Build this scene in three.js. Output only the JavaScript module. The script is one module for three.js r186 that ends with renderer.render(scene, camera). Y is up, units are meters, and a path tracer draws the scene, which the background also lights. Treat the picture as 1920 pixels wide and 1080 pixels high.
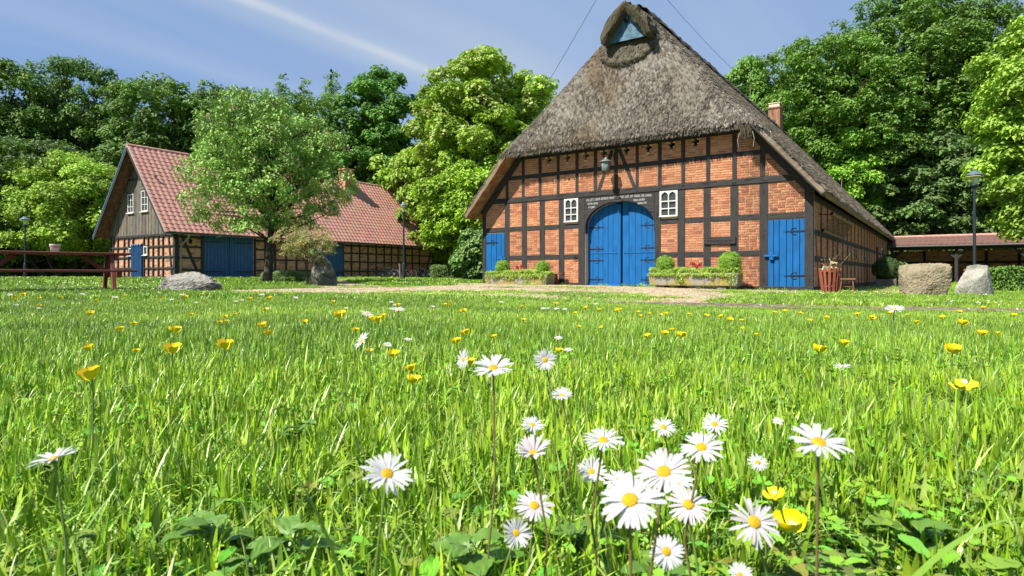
import * as THREE from 'three';
import { mergeGeometries, toCreasedNormals } from 'three/addons/utils/BufferGeometryUtils.js';

// ---------------------------------------------------------------- camera, sky, sun, exposure
const scene = new THREE.Scene();
const F = 1183, HY = 517, EYE = 0.34;                       // focal length and horizon of a 1920 px wide frame; eye height
const camera = new THREE.PerspectiveCamera(2 * Math.atan(540 / F) * 180 / Math.PI, 16 / 9, 0.02, 4000);
camera.position.set(0, EYE, 0);
camera.lookAt(0, EYE, -10);
camera.setViewOffset(1920, 1080, 0, 540 - HY, 1920, 1080);  // rising front: verticals stay upright
camera.focus = 2.0; camera.userData.fStop = 22;
const renderer = new THREE.WebGLRenderer({ antialias: true });
renderer.setSize(1920, 1080);
renderer.toneMapping = THREE.LinearToneMapping;
renderer.toneMappingExposure = 1.92;
renderer.shadowMap.enabled = true;
renderer.shadowMap.type = THREE.PCFSoftShadowMap;

const SUN = new THREE.Vector3(-0.507, 0.788, 0.349).normalize();
const sun = new THREE.DirectionalLight(new THREE.Color(1.0, 0.945, 0.85), 5);
sun.name = 'sun';
sun.position.copy(SUN).multiplyScalar(120).add(new THREE.Vector3(0, 0, -25));
sun.target.position.set(0, 0, -25);
sun.castShadow = true;
sun.shadow.mapSize.set(4096, 4096);
Object.assign(sun.shadow.camera, { left: -60, right: 60, top: 60, bottom: -60, near: 1, far: 300 });
scene.add(sun, sun.target);

// ---------------------------------------------------------------- random numbers, noise
function mulberry(a) { return () => { a = (a + 0x6d2b79f5) | 0; let t = Math.imul(a ^ (a >>> 15), 1 | a); t = (t + Math.imul(t ^ (t >>> 7), 61 | t)) ^ t; return ((t ^ (t >>> 14)) >>> 0) / 4294967296; }; }
const hash3 = (x, y, z) => { let h = Math.imul(x, 374761393) + Math.imul(y, 668265263) + Math.imul(z, 2147483647 ^ 0x5bd1e995); h = Math.imul(h ^ (h >>> 13), 1274126177); h = Math.imul(h ^ (h >>> 16), 0x85ebca6b); return ((h ^ (h >>> 15)) >>> 0) / 4294967296; };
function vn(x, y = 0, z = 0, per = 0) {
  const ix = Math.floor(x), iy = Math.floor(y), iz = Math.floor(z); let fx = x - ix, fy = y - iy, fz = z - iz;
  fx = fx * fx * (3 - 2 * fx); fy = fy * fy * (3 - 2 * fy); fz = fz * fz * (3 - 2 * fz);
  const m = (v) => (per ? ((v % per) + per) % per : v), h = (a, b, c) => hash3(m(ix + a), m(iy + b), iz + c), l = (a, b, t) => a + (b - a) * t;
  return l(l(l(h(0, 0, 0), h(1, 0, 0), fx), l(h(0, 1, 0), h(1, 1, 0), fx), fy), l(l(h(0, 0, 1), h(1, 0, 1), fx), l(h(0, 1, 1), h(1, 1, 1), fx), fy), fz);
}
const fbm = (x, y, z = 0, o = 4) => { let s = 0, a = 0.5, n = 0; for (let i = 0; i < o; i++) { s += a * vn(x, y, z + i * 17); n += a; a *= 0.5; x *= 2.03; y *= 2.03; z *= 2.03; } return s / n; };
const clamp = (v, a = 0, b = 1) => Math.min(b, Math.max(a, v)), lerp = (a, b, t) => a + (b - a) * t, sstep = (a, b, x) => { const t = clamp((x - a) / (b - a)); return t * t * (3 - 2 * t); };

// ---------------------------------------------------------------- the sky: blue with thin high cirrus
{
  const W = 2048, H = 1024, d = new Float32Array(W * H * 4), K = 0.45;
  const streak = (u, v, cu, w, wob) => Math.exp(-(((u - cu - wob * (fbm(v * 1.3, 5.2, 1) - 0.5)) / w) ** 2));
  for (let j = 0; j < H; j++) for (let i = 0; i < W; i++) {
    const th = ((i + 0.5) / W - 0.5) * 2 * Math.PI, el = ((j + 0.5) / H - 0.5) * Math.PI;
    const x = Math.cos(th) * Math.cos(el), y = Math.sin(el), z = Math.sin(th) * Math.cos(el);
    const t = clamp(y), k = Math.pow(1 - t, 2.6);
    let r = lerp(0.13, 0.36, k), g = lerp(0.315, 0.575, k), b = lerp(0.71, 0.95, k);
    if (y > 0.01) {
      // high thin layer, drawn on a plane overhead so that its streaks run together towards the horizon
      const px = x / (y + 0.12), pz = -z / (y + 0.12), u = px * 0.757 - pz * 0.653, v = px * 0.653 + pz * 0.757;
      let c = 0.50 * Math.pow(fbm(u * 0.75 + 3.1, v * 0.16 + 1.7, 2, 5), 2.0) * sstep(0.30, 0.68, fbm(u * 0.3, v * 0.22, 7, 3));
      c += 0.16 * sstep(0.35, 0.75, fbm(u * 2.6 + 0.6 * fbm(u, v, 4, 2), v * 0.35, 9, 4));
      c += (0.46 * streak(u, v, -1.676, 0.028, 0.05) + 0.17 * streak(u, v, -1.70, 0.09, 0.1)) * (0.35 + 0.9 * fbm(u * 9, v * 2.4, 3, 4)) * sstep(1.75, 1.3, v) * sstep(-3, 0, v);
      c += 0.20 * streak(u, v, -2.15, 0.14, 0.2) * (0.4 + 0.8 * fbm(u * 4, v * 0.8, 11, 4));
      c = clamp(c * sstep(0.02, 0.14, y) + 0.05);
      r = lerp(r, 0.78, c); g = lerp(g, 0.85, c); b = lerp(b, 0.92, c);
    } else { const q = sstep(0, -0.25, y); r = lerp(r, 0.12, q); g = lerp(g, 0.16, q); b = lerp(b, 0.10, q); }
    const o = (j * W + i) * 4; d[o] = r * K; d[o + 1] = g * K; d[o + 2] = b * K; d[o + 3] = 1;
  }
  const sky = new THREE.DataTexture(d, W, H, THREE.RGBAFormat, THREE.FloatType);
  sky.mapping = THREE.EquirectangularReflectionMapping; sky.magFilter = THREE.LinearFilter; sky.minFilter = THREE.LinearFilter; sky.wrapS = THREE.RepeatWrapping; sky.needsUpdate = true;
  scene.background = sky; scene.environment = sky;
}

// ---------------------------------------------------------------- helpers
const v3 = (x, y, z) => new THREE.Vector3(x, y, z), M4 = () => new THREE.Matrix4();
const used = new Map();
function numbered(name) { const n = used.get(name) ?? 0; used.set(name, n + 1); return n ? name + '_' + String(n).padStart(3, '0') : name; }
function thing(name, label, category, pos = [0, 0, 0], turn = 0, group) {
  const o = new THREE.Group(); o.name = numbered(name); o.position.set(...pos); o.rotation.y = turn;
  o.userData = { label, category }; if (group) o.userData.group = group; scene.add(o); return o;
}
function part(name, geo, mat, parent, label) { const m = new THREE.Mesh(geo, mat); m.name = name; m.castShadow = m.receiveShadow = true; if (label) m.userData.label = label; parent.add(m); return m; }
function setting(name, geo, mat) { const m = part(numbered(name), geo, mat, scene); m.userData.kind = 'structure'; return m; }
class MB {           // collects triangles with uv in metres and a linear colour per corner
  constructor() { this.p = []; this.n = []; this.u = []; this.c = []; }
  add(g, m, col) {
    g = g.index ? g.toNonIndexed() : g; const P = g.attributes.position, N = g.attributes.normal, U = g.attributes.uv, C = g.attributes.color, v = v3(), nm = m ? new THREE.Matrix3().getNormalMatrix(m) : null, flip = m && m.determinant() < 0;
    for (let i = 0; i < P.count; i++) {
      const k = flip ? i - (i % 3) + [0, 2, 1][i % 3] : i;
      v.fromBufferAttribute(P, k); if (m) v.applyMatrix4(m); this.p.push(v.x, v.y, v.z);
      v.fromBufferAttribute(N, k); if (m) v.applyMatrix3(nm).normalize(); this.n.push(v.x, v.y, v.z);
      if (U) this.u.push(U.getX(k), U.getY(k)); else this.u.push(0, 0);
      if (col) this.c.push(...col); else if (C) this.c.push(C.getX(k), C.getY(k), C.getZ(k)); else this.c.push(1, 1, 1);
    }
    return this;
  }
  quad(a, b, c, d, col = [1, 1, 1], uv = [0, 0, 1, 0, 1, 1, 0, 1]) {
    const n = b.clone().sub(a).cross(d.clone().sub(a)).normalize();
    for (const [q, s] of [[a, 0], [b, 1], [c, 2], [a, 0], [c, 2], [d, 3]]) { this.p.push(q.x, q.y, q.z); this.n.push(n.x, n.y, n.z); this.u.push(uv[s * 2], uv[s * 2 + 1]); this.c.push(...col); }
    return this;
  }
  tri(a, b, c, col = [1, 1, 1]) { const n = b.clone().sub(a).cross(c.clone().sub(a)).normalize(); for (const q of [a, b, c]) { this.p.push(q.x, q.y, q.z); this.n.push(n.x, n.y, n.z); this.u.push(q.x, q.y); this.c.push(...col); } return this; }
  geo() {
    const g = new THREE.BufferGeometry(), f = (a, k) => new THREE.BufferAttribute(new Float32Array(a), k);
    g.setAttribute('position', f(this.p, 3)); g.setAttribute('normal', f(this.n, 3)); g.setAttribute('uv', f(this.u, 2)); g.setAttribute('color', f(this.c, 3)); return g;
  }
}
const T = (x, y, z) => M4().makeTranslation(x, y, z);
const TR = (x, y, z, rx = 0, ry = 0, rz = 0, s = 1) => M4().compose(v3(x, y, z), new THREE.Quaternion().setFromEuler(new THREE.Euler(rx, ry, rz)), Array.isArray(s) ? v3(...s) : v3(s, s, s));
// box with chamfered edges; u runs along its longest side; uv in metres
function cbox(w, h, d, c = 0.008, uo = 0) {
  c = Math.min(c, w * 0.3, h * 0.3, d * 0.3);
  const mb = new MB(), X = w / 2, Y = h / 2, Z = d / 2, q = (a, b, cc, dd) => mb.quad(v3(...a), v3(...b), v3(...cc), v3(...dd));
  const x = X - c, y = Y - c, z = Z - c;
  q([-x, -y, Z], [x, -y, Z], [x, y, Z], [-x, y, Z]); q([x, -y, -Z], [-x, -y, -Z], [-x, y, -Z], [x, y, -Z]);
  q([X, -y, z], [X, -y, -z], [X, y, -z], [X, y, z]); q([-X, -y, -z], [-X, -y, z], [-X, y, z], [-X, y, -z]);
  q([-x, Y, z], [x, Y, z], [x, Y, -z], [-x, Y, -z]); q([-x, -Y, -z], [x, -Y, -z], [x, -Y, z], [-x, -Y, z]);
  for (const s of [1, -1]) for (const t of [1, -1]) {
    const e = (f) => (s * t > 0 ? f : [f[3], f[2], f[1], f[0]]);
    q(...e([[s * x, -y, t * Z], [s * X, -y, t * z], [s * X, y, t * z], [s * x, y, t * Z]]));
    q(...e([[-x, s * Y, t * z], [-x, s * y, t * Z], [x, s * y, t * Z], [x, s * Y, t * z]]));
    q(...e([[s * X, t * y, -z], [s * x, t * Y, -z], [s * x, t * Y, z], [s * X, t * y, z]]));
    for (const r of [1, -1]) { const A = v3(s * x, t * y, r * Z), B = v3(s * X, t * y, r * z), C = v3(s * x, t * Y, r * z); s * t * r > 0 ? mb.tri(A, B, C) : mb.tri(A, C, B); }
  }
  const g = mb.geo(), p = g.attributes.position, n = g.attributes.normal, u = g.attributes.uv, L = w >= h && w >= d ? 0 : h >= d ? 1 : 2;
  for (let i = 0; i < p.count; i++) {
    const P = [p.getX(i), p.getY(i), p.getZ(i)], N = [Math.abs(n.getX(i)), Math.abs(n.getY(i)), Math.abs(n.getZ(i))], k = N.indexOf(Math.max(...N)), o = [0, 1, 2].filter((a) => a !== k);
    const along = o.includes(L) ? L : o[0], other = o.find((a) => a !== along);
    u.setXY(i, P[along] + uo, P[other] + uo * 1.7 + k * 0.37);
  }
  return g;
}
function tube(pts, radii, seg = 6, col, uvk = 1) {    // tapered tube through points
  const mb = new MB(), rings = []; let up = v3(0.3, 0.1, 1), len = 0;
  for (let i = 0; i < pts.length; i++) {
    const t = (pts[Math.min(i + 1, pts.length - 1)].clone().sub(pts[Math.max(i - 1, 0)])).normalize(), a = up.clone().addScaledVector(t, -up.dot(t)).normalize(), b = t.clone().cross(a);
    up = a; if (i) len += pts[i].distanceTo(pts[i - 1]);
    const r = radii[i] ?? radii; rings.push(Array.from({ length: seg + 1 }, (_, k) => { const w = (k / seg) * 2 * Math.PI; return { p: pts[i].clone().addScaledVector(a, Math.cos(w) * r).addScaledVector(b, Math.sin(w) * r), n: a.clone().multiplyScalar(Math.cos(w)).addScaledVector(b, Math.sin(w)), u: len * uvk, v: (w / 6.283) * uvk }; }));
  }
  const put = (q) => { mb.p.push(q.p.x, q.p.y, q.p.z); mb.n.push(q.n.x, q.n.y, q.n.z); mb.u.push(q.u, q.v); mb.c.push(...(col ?? [1, 1, 1])); };
  for (let i = 0; i + 1 < rings.length; i++) for (let k = 0; k < seg; k++) { const a = rings[i][k], b = rings[i][k + 1], c = rings[i + 1][k + 1], d = rings[i + 1][k]; [a, b, c, a, c, d].forEach(put); }
  return mb.geo();
}
const merged = (...gs) => { const mb = new MB(); for (const g of gs) Array.isArray(g) ? mb.add(...g) : mb.add(g); return mb.geo(); };
function lathe(prof, seg = 16) { return new THREE.LatheGeometry(prof.map(([r, y]) => new THREE.Vector2(r, y)), seg); }
function instanced(name, geo, mat, parent, mats, cols) {
  const m = new THREE.InstancedMesh(geo, mat, mats.length); m.name = name; m.castShadow = m.receiveShadow = true; m.userData.kind = 'stuff';
  mats.forEach((x, i) => m.setMatrixAt(i, x)); if (cols) cols.forEach((c, i) => m.setColorAt(i, c)); parent.add(m); return m;
}
const px2 = (x, y, d) => v3((x - 960) / F * d, EYE + (HY - y) / F * d, -d);       // a point seen at pixel x, y at depth d
const aimQ = (dir) => new THREE.Quaternion().setFromUnitVectors(v3(0, 1, 0), dir.clone().normalize());

// ---------------------------------------------------------------- textures and materials
function tex(n, fn, rx = 1, ry = 1, srgb = true) {
  const d = new Uint8Array(n * n * 4);
  for (let j = 0; j < n; j++) for (let i = 0; i < n; i++) { const c = fn(i / n, j / n), o = (j * n + i) * 4, a = Array.isArray(c) ? c : [c, c, c]; for (let k = 0; k < 3; k++) d[o + k] = clamp(srgb ? Math.pow(clamp(a[k]), 1 / 2.2) : a[k]) * 255; d[o + 3] = 255; }
  const t = new THREE.DataTexture(d, n, n); t.wrapS = t.wrapT = THREE.RepeatWrapping; t.magFilter = THREE.LinearFilter; t.minFilter = THREE.LinearMipmapLinearFilter; t.generateMipmaps = true; if (srgb) t.colorSpace = THREE.SRGBColorSpace; t.repeat.set(rx, ry); t.needsUpdate = true; return t;
}
const pf = (x, y, per, z = 0, o = 4) => { let s = 0, a = 0.5, n = 0, k = 1; for (let i = 0; i < o; i++) { s += a * vn(x * per * k, y * per * k, z + i * 9, per * k); n += a; a *= 0.5; k *= 2; } return s / n; };
const tGrain = tex(256, (u, v) => { const w = v + 0.03 * (pf(u, v, 4, 3, 2) - 0.5); const a = vn(u * 6, w * 64, 1, 64), b = vn(u * 12, w * 128, 5, 128), c = pf(u, v, 4, 8); return clamp(0.45 + 0.35 * a + 0.2 * b + 0.4 * (c - 0.5) - (vn(u * 4, w * 32, 11, 32) > 0.87 ? 0.35 : 0)); }, 0.7, 0.7);
const tGrainB = tGrain.clone(); tGrainB.colorSpace = THREE.NoColorSpace; tGrainB.needsUpdate = true;
const tSpeck = tex(256, (u, v) => clamp(0.35 + 0.9 * (pf(u, v, 8, 2, 5) - 0.5) + 0.5 * vn(u * 64, v * 64, 3, 64)), 1, 1);
const tSpeckB = tSpeck.clone(); tSpeckB.colorSpace = THREE.NoColorSpace; tSpeckB.needsUpdate = true;
const std = (col, rough = 0.9, extra = {}) => new THREE.MeshStandardMaterial({ color: new THREE.Color().setRGB(...col), roughness: rough, ...extra });
const phy = (col, rough = 0.9, extra = {}) => new THREE.MeshPhysicalMaterial({ color: new THREE.Color().setRGB(...col), roughness: rough, ...extra });
const M = {
  timber: std([0.035, 0.0335, 0.0325], 0.85, { map: tGrain, bumpMap: tGrainB, bumpScale: 0.03 }),
  mortar: std([0.62, 0.48, 0.37], 0.95, { bumpMap: tSpeckB, bumpScale: 0.006 }),
  brick: std([1, 1, 1], 0.92, { vertexColors: true, bumpMap: tSpeckB, bumpScale: 0.006 }),
  blue: phy([0.006, 0.122, 0.36], 0.62, { specularIntensity: 0.45, map: tex(256, (u, v) => clamp(0.86 + 0.34 * (pf(u, v, 4, 5, 5) - 0.5) + 0.22 * (vn(u * 4, v * 96, 2, 96) - 0.5) - (vn(u * 6, v * 48, 9, 48) > 0.9 ? 0.15 : 0)), 0.6, 0.6), bumpMap: tGrainB, bumpScale: 0.004 }),
  iron: std([0.014, 0.013, 0.015], 0.55, { metalness: 0.3 }),
  white: std([0.60, 0.59, 0.56], 0.55),
  glass: phy([0.05, 0.055, 0.042], 0.06, { specularIntensity: 1.2 }),
  dark: std([0.008, 0.008, 0.008], 1),
  soffit: std([0.33, 0.16, 0.08], 0.9, { map: tGrain, bumpMap: tGrainB, bumpScale: 0.006 }),
  greyWood: std([0.25, 0.21, 0.17], 0.9, { map: tGrain, bumpMap: tGrainB, bumpScale: 0.01 }),
  redWood: std([0.20, 0.042, 0.028], 0.7, { map: tGrain, bumpMap: tGrainB, bumpScale: 0.006 }),
  zinc: std([0.27, 0.29, 0.28], 0.45, { metalness: 0.5 }),
  leaf: phy([1, 1, 1], 0.72, { transmission: 0.34, side: THREE.DoubleSide, specularIntensity: 0.8 }),
  leafGloss: phy([1, 1, 1], 0.5, { transmission: 0.28, side: THREE.DoubleSide }),
  bark: std([0.085, 0.065, 0.048], 0.95, { map: tSpeck, bumpMap: tGrainB, bumpScale: 0.03 }),
};
const rgb = (a) => new THREE.Color().setRGB(...a);
// ---------------------------------------------------------------- ground, paved yard
function gy(x, z) {
  const r = Math.hypot(x, z), d = -z;
  let h = 0.13 * (1 - sstep(0.9, 6.2, r));
  h += x > 0 ? -0.016 * Math.min(x, 13) * sstep(4, 9, d) : 0.15 * sstep(22, 36, d) * sstep(0, -12, x);
  h += 0.012 * (vn(x * 0.9, z * 0.9, 4) - 0.5) * sstep(1, 4, r);
  h += 5 * sstep(75, 180, r);
  return h;
}
const onG = (x, z, dy = 0) => v3(x, gy(x, z) + dy, z);
const atG = (px, d) => { const x = (px - 960) / F * d; return [x, gy(x, -d), -d]; };
const YARD = [[-3.9, -12.4], [-1.6, -11.2], [0, -10.1], [1.2, -8.6], [2.0, -7.5], [2.9, -6.9], [4, -6.7], [5.2, -6.55], [9, -6.4], [14, -6.3], [14, -7.5], [6.4, -7.7], [5, -8.1], [3.6, -8.2], [2.5, -9.0], [3.7, -11.2], [5.8, -14.3], [8, -15.6], [10.6, -16.6], [13.4, -19.5], [18, -27], [22, -32], [26, -38], [24.5, -43], [9.42, -19.5], [-1.26, -26.9], [-2.6, -27.6], [-2.0, -21], [-3.4, -18.2], [-7.2, -28], [-10.5, -41], [-13, -43], [-12.2, -38], [-9, -27], [-5.2, -17], [-6.5, -13.2]];
function inPoly(P, x, z) { let c = false; for (let i = 0, j = P.length - 1; i < P.length; j = i++) { const [a, b] = P[i], [p, q] = P[j]; if ((b > z) !== (q > z) && x < ((p - a) * (z - b)) / (q - b) + a) c = !c; } return c; }
const inYard = (x, z) => inPoly(YARD, x + 0.35 * (vn(x * 1.7, z * 1.7, 8) - 0.5), z + 0.3 * (vn(x * 1.7, z * 1.7, 9) - 0.5));
{
  const mb = new MB(), R = [0.05]; while (R[R.length - 1] < 3000) R.push(R[R.length - 1] * 1.06 + 0.01);
  const S = 180, P = (r, k) => { const a = (k / S) * 2 * Math.PI, x = Math.sin(a) * r, z = -Math.cos(a) * r; return v3(x, gy(x, z), z); };
  const pos = [], uv = [], idx = [];
  R.forEach((r) => { for (let k = 0; k <= S; k++) { const p = P(r, k); pos.push(p.x, p.y, p.z); uv.push(p.x, p.z); } });
  for (let i = 0; i + 1 < R.length; i++) for (let k = 0; k < S; k++) { const a = i * (S + 1) + k, b = a + 1, c = a + S + 1, d = c + 1; idx.push(a, b, c, b, d, c); }
  const c0 = pos.length / 3; pos.push(0, gy(0, 0), 0); uv.push(0, 0); for (let k = 0; k < S; k++) idx.push(c0, k + 1, k);
  const g = new THREE.BufferGeometry(); g.setAttribute('position', new THREE.BufferAttribute(new Float32Array(pos), 3)); g.setAttribute('uv', new THREE.BufferAttribute(new Float32Array(uv), 2)); g.setIndex(idx); g.computeVertexNormals();
  setting('ground', g, std([1, 1, 1], 0.95, { map: tex(512, (u, v) => { const a = pf(u, v, 6, 3, 5), b = vn(u * 128, v * 128, 5, 128); return [0.06 + 0.06 * a + 0.03 * b, 0.095 + 0.07 * a + 0.04 * b, 0.022 + 0.012 * a]; }, 0.45, 0.45), bumpMap: tSpeckB, bumpScale: 0.02 }));
}
const yard = new THREE.Group(); yard.name = 'paved_yard'; yard.userData.kind = 'structure'; scene.add(yard);
{
  const mb = new MB(), s = 0.25;
  for (let x = -13.5; x < 27; x += s) for (let z = -43.5; z < -6; z += s) {
    if (!inYard(x + s / 2, z + s / 2)) continue;
    const q = (a, b) => v3(a, gy(a, b) + 0.006, b); mb.quad(q(x, z + s), q(x + s, z + s), q(x + s, z), q(x, z), [1, 1, 1], [x, z + s, x + s, z + s, x + s, z, x, z]);
  }
  part('sand_bed', mb.geo(), std([1, 1, 1], 0.96, { map: tex(512, (u, v) => { const a = pf(u, v, 6, 13, 5), b = vn(u * 150, v * 150, 5, 150), m = sstep(0.5, 0.64, pf(u, v, 9, 21, 4)); return [lerp(0.24, 0.14, m) + 0.12 * (a - 0.5) + 0.07 * b, lerp(0.195, 0.165, m) + 0.1 * (a - 0.5) + 0.06 * b, lerp(0.09, 0.035, m) + 0.07 * (a - 0.5) + 0.04 * b]; }, 0.31, 0.31), bumpMap: tSpeckB, bumpScale: 0.03 }), yard);
  // cobbles: the ones that show largest are parts of their own, the rest one part
  const R = mulberry(5), list = [];
  for (let x = -7; x < 14; x += 0.135) for (let z = -27; z < -6.2; z += 0.125) {
    const X = x + (R() - 0.5) * 0.05 + (Math.round(z / 0.125) % 2) * 0.066, Z = z + (R() - 0.5) * 0.04; if (!inYard(X, Z) || Math.abs(X / -Z) > 0.9) continue;
    const bare = fbm(X * 0.55, Z * 0.55, 31, 3) + 0.14 * sstep(-13, -22, Z) + 0.1 * sstep(-8.4, -7, Z); if (bare < 0.5 || R() < 0.1) continue;
    list.push([X, Z]);
  }
  const shapes = [0, 1, 2, 3].map((k) => { const r = mulberry(70 + k), g = new THREE.SphereGeometry(1, 7, 4, 0, 6.2832, 0, 1.7), p = g.attributes.position; for (let i = 0; i < p.count; i++) { const x = p.getX(i), y = p.getY(i), z = p.getZ(i), n = 0.82 + 0.3 * vn(x * 1.6 + k * 7, y, z * 1.6); const q = Math.max(Math.abs(x), Math.abs(z)) || 1, l = Math.hypot(x, z) || 1, s = lerp(1, l / q, 0.55); p.setXYZ(i, x * n * s, y, z * n * s); } g.computeVertexNormals(); return g; });
  const cols = [[0.31, 0.245, 0.15], [0.36, 0.285, 0.185], [0.27, 0.22, 0.135], [0.38, 0.315, 0.205], [0.31, 0.205, 0.13]];
  const mats = cols.map((c) => std(c, 0.85, { map: tSpeck, bumpMap: tSpeckB, bumpScale: 0.01 }));
  list.sort((a, b) => b[1] - a[1]);
  const many = [], cc = [];
  list.forEach(([X, Z], i) => {
    const m = TR(X, gy(X, Z) + 0.002, Z, (R() - 0.5) * 0.12, R() * 0.5, (R() - 0.5) * 0.12, [0.055 + R() * 0.018, 0.014 + R() * 0.012, 0.05 + R() * 0.016]), k = i % 4;
    if (i < 300) { const o = part('cobble', shapes[k], mats[Math.floor(R() * 5)], yard); m.decompose(o.position, o.quaternion, o.scale); }
    else { many.push(m); cc.push(rgb(cols[Math.floor(R() * 5)].map((c) => c * (0.85 + 0.3 * R())))); }
  });
  instanced('small_cobble', shapes[0], std([1, 1, 1], 0.88), yard, many, cc);
}
// ---------------------------------------------------------------- the thatched farmhouse
const FW = 12.97, FL = 31, RIDGE = 10.6, SL = 1.155, FC = FW / 2, FTH = Math.atan2(0.5674, 0.8235);
const house = thing('farmhouse', 'large half-timbered brick farmhouse under a tall grey thatched roof', 'farmhouse', [-1.259, 0, -27.08], -FTH);
const fD = (px) => 45000 / (px + 757), fX = (px) => ((px - 960) / F * fD(px) + 1.259) / 0.8235, fY = (px, py) => EYE + (HY - py) / F * fD(px);   // pixel on the front wall -> metres along and up it
const houseAt = (lx, lz, y = 0) => { const p = v3(lx, y, -lz).applyAxisAngle(v3(0, 1, 0), -FTH); p.x -= 1.259; p.z -= 27.08; return p; };
const roofTop = (lx) => RIDGE + 0.3 - SL * Math.sqrt((lx - FC) ** 2 + 0.09) - 0.0;
const topF = (lx) => RIDGE + 0.354 - SL * Math.sqrt((lx - FC) ** 2 + 0.09);
const rakeY = (lx) => topF(lx) - 0.34;
{
  // --- openings on the front wall
  const gate = { x0: fX(1097), x1: fX(1228), sp: 2.22, top: 3.12, y0: -0.05 }; gate.c = (gate.x0 + gate.x1) / 2; gate.r = (gate.x1 - gate.x0) / 2;
  const doors = [{ x0: fX(911.5), x1: fX(947), y0: 0.06, y1: 2.13, left: true }, { x0: fX(1439), x1: fX(1512), y0: -0.02, y1: 2.14 }];
  const win = [{ x0: fX(1058.5), x1: fX(1084.5), y0: 2.42, y1: 3.34 }, { x0: fX(1237.5), x1: fX(1271), y0: 2.42, y1: 3.345 }];
  const crossPx = [[1028.5, 300], [1063.5, 295.5], [1098, 291.5], [1131.5, 287], [1174, 281], [1215, 276.5], [1258.5, 271], [1303.5, 265]];
  const crosses = crossPx.map(([a, b]) => [fX(a), fY(a, b)]);
  const inGate = (x, y) => Math.abs(x - gate.c) < gate.r && (y < gate.sp || ((x - gate.c) / gate.r) ** 2 + ((y - gate.sp) / (gate.top - gate.sp)) ** 2 < 1);
  // --- timbers of the front wall: [name, x0, y0, x1, y1]
  const beams = [], rail = (px0, px1, y, h) => beams.push(['rail', px0, y - h / 2, px1, y + h / 2]);
  const MB0 = 3.36, MB1 = 3.57, TOPY = 5.08;
  const lowPosts = [[903.5, 911.5], [946.5, 956], [978.5, 988.5], [1012, 1022], [1048, 1058.5], [1084.5, 1096.5], [1227.5, 1239.5], [1270.5, 1285], [1319, 1333], [1369.5, 1385], [1424, 1440.5]].map(([a, b]) => [fX(a), fX(b)]);
  lowPosts[0][0] = 0; lowPosts.push([FW - 0.26, FW]);
  lowPosts.forEach(([a, b], i) => beams.push(['post', a, -0.25, b, Math.min(MB0, rakeY((a + b) / 2) - 0.1)]));
  const up = [[948.5, 953.5], [978.5, 984], [1010, 1015.5], [1044, 1049.5], [1079, 1085], [1113.5, 1120], [1152, 1159], [1192, 1198], [1233.5, 1241], [1277.5, 1285], [1324, 1332], [1373, 1382], [1425, 1435]].map(([a, b]) => [fX(a), fX(b)]);
  up.forEach(([a, b]) => beams.push(['post', a, MB1, b, Math.min(TOPY, rakeY(a) - 0.12, rakeY(b) - 0.12)]));
  beams.push(['main_beam', 0.35, MB0, FW - 0.35, MB1]);
  for (let i = 0; i + 1 < lowPosts.length; i++) {
    const a = lowPosts[i][1], b = lowPosts[i + 1][0]; if (a > gate.x0 - 0.2 && b < gate.x1 + 0.2) continue;
    beams.push(['rail', a, 2.16, b, 2.36]); if (i > 0 && i < lowPosts.length - 2) beams.push(['rail', a, 0.98, b, 1.18]);
  }
  up.forEach(([a, b], i) => { if (i + 1 < up.length) beams.push(['rail', b, 4.3, up[i + 1][0], 4.47]); });
  beams.push(['rail', up[0][0] - 0.75, 4.3, up[0][0], 4.47], ['rail', up[12][1], 4.3, up[12][1] + 0.62, 4.47]);
  beams.push(['sill_beam', -0.01, -0.22, gate.x0 - 0.24, 0.06], ['sill_beam', gate.x1 + 0.24, -0.24, FW + 0.01, 0.0]);
  beams.push(['eave_plate', 1.85, TOPY, FW - 1.85, TOPY + 0.22]);
  for (const [n, x0, y0, x1, y1] of beams) {
    const proud = n === 'main_beam' ? 0.05 : n === 'post' ? 0.022 : n === 'sill_beam' ? 0.04 : 0.017;
    const o = part(n, cbox(x1 - x0 - 0.004, y1 - y0 - 0.004, 0.16, 0.012, x0 * 3.1 + y0), M.timber, house); o.position.set((x0 + x1) / 2, (y0 + y1) / 2, proud - 0.08);
  }
  { const pg = new THREE.CylinderGeometry(0.016, 0.018, 0.03, 7).rotateX(Math.PI / 2), r = mulberry(19); for (const [a, b] of [...up, ...lowPosts.slice(1, -1)]) for (const dx of [0.3, 0.72]) { const o = part('peg', pg, M.timber, house); o.position.set(lerp(a, b, dx), MB0 + 0.06 + 0.1 * r(), 0.052); } }
  const slant = (n, x0, y0, x1, y1, w, z, parent = house, d = 0.15, mat = M.timber) => { const L = Math.hypot(x1 - x0, y1 - y0), o = part(n, cbox(L, w, d, 0.012, x0 * 2.3), mat, parent); o.position.set((x0 + x1) / 2, (y0 + y1) / 2, z - d / 2); o.rotation.z = Math.atan2(y1 - y0, x1 - x0); return o; };
  slant('brace', fX(1123), MB1, fX(1148), 5.05, 0.14, 0.019); slant('brace', fX(1190), MB1, fX(1161), 5.05, 0.14, 0.019);
  slant('rafter', 0.02, rakeY(0.02) - 0.17, 1.95, rakeY(1.95) - 0.17, 0.26, 0.10, house, 0.24); slant('rafter', FW - 0.02, rakeY(0.02) - 0.17, FW - 1.95, rakeY(1.95) - 0.17, 0.26, 0.10, house, 0.24);
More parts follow.
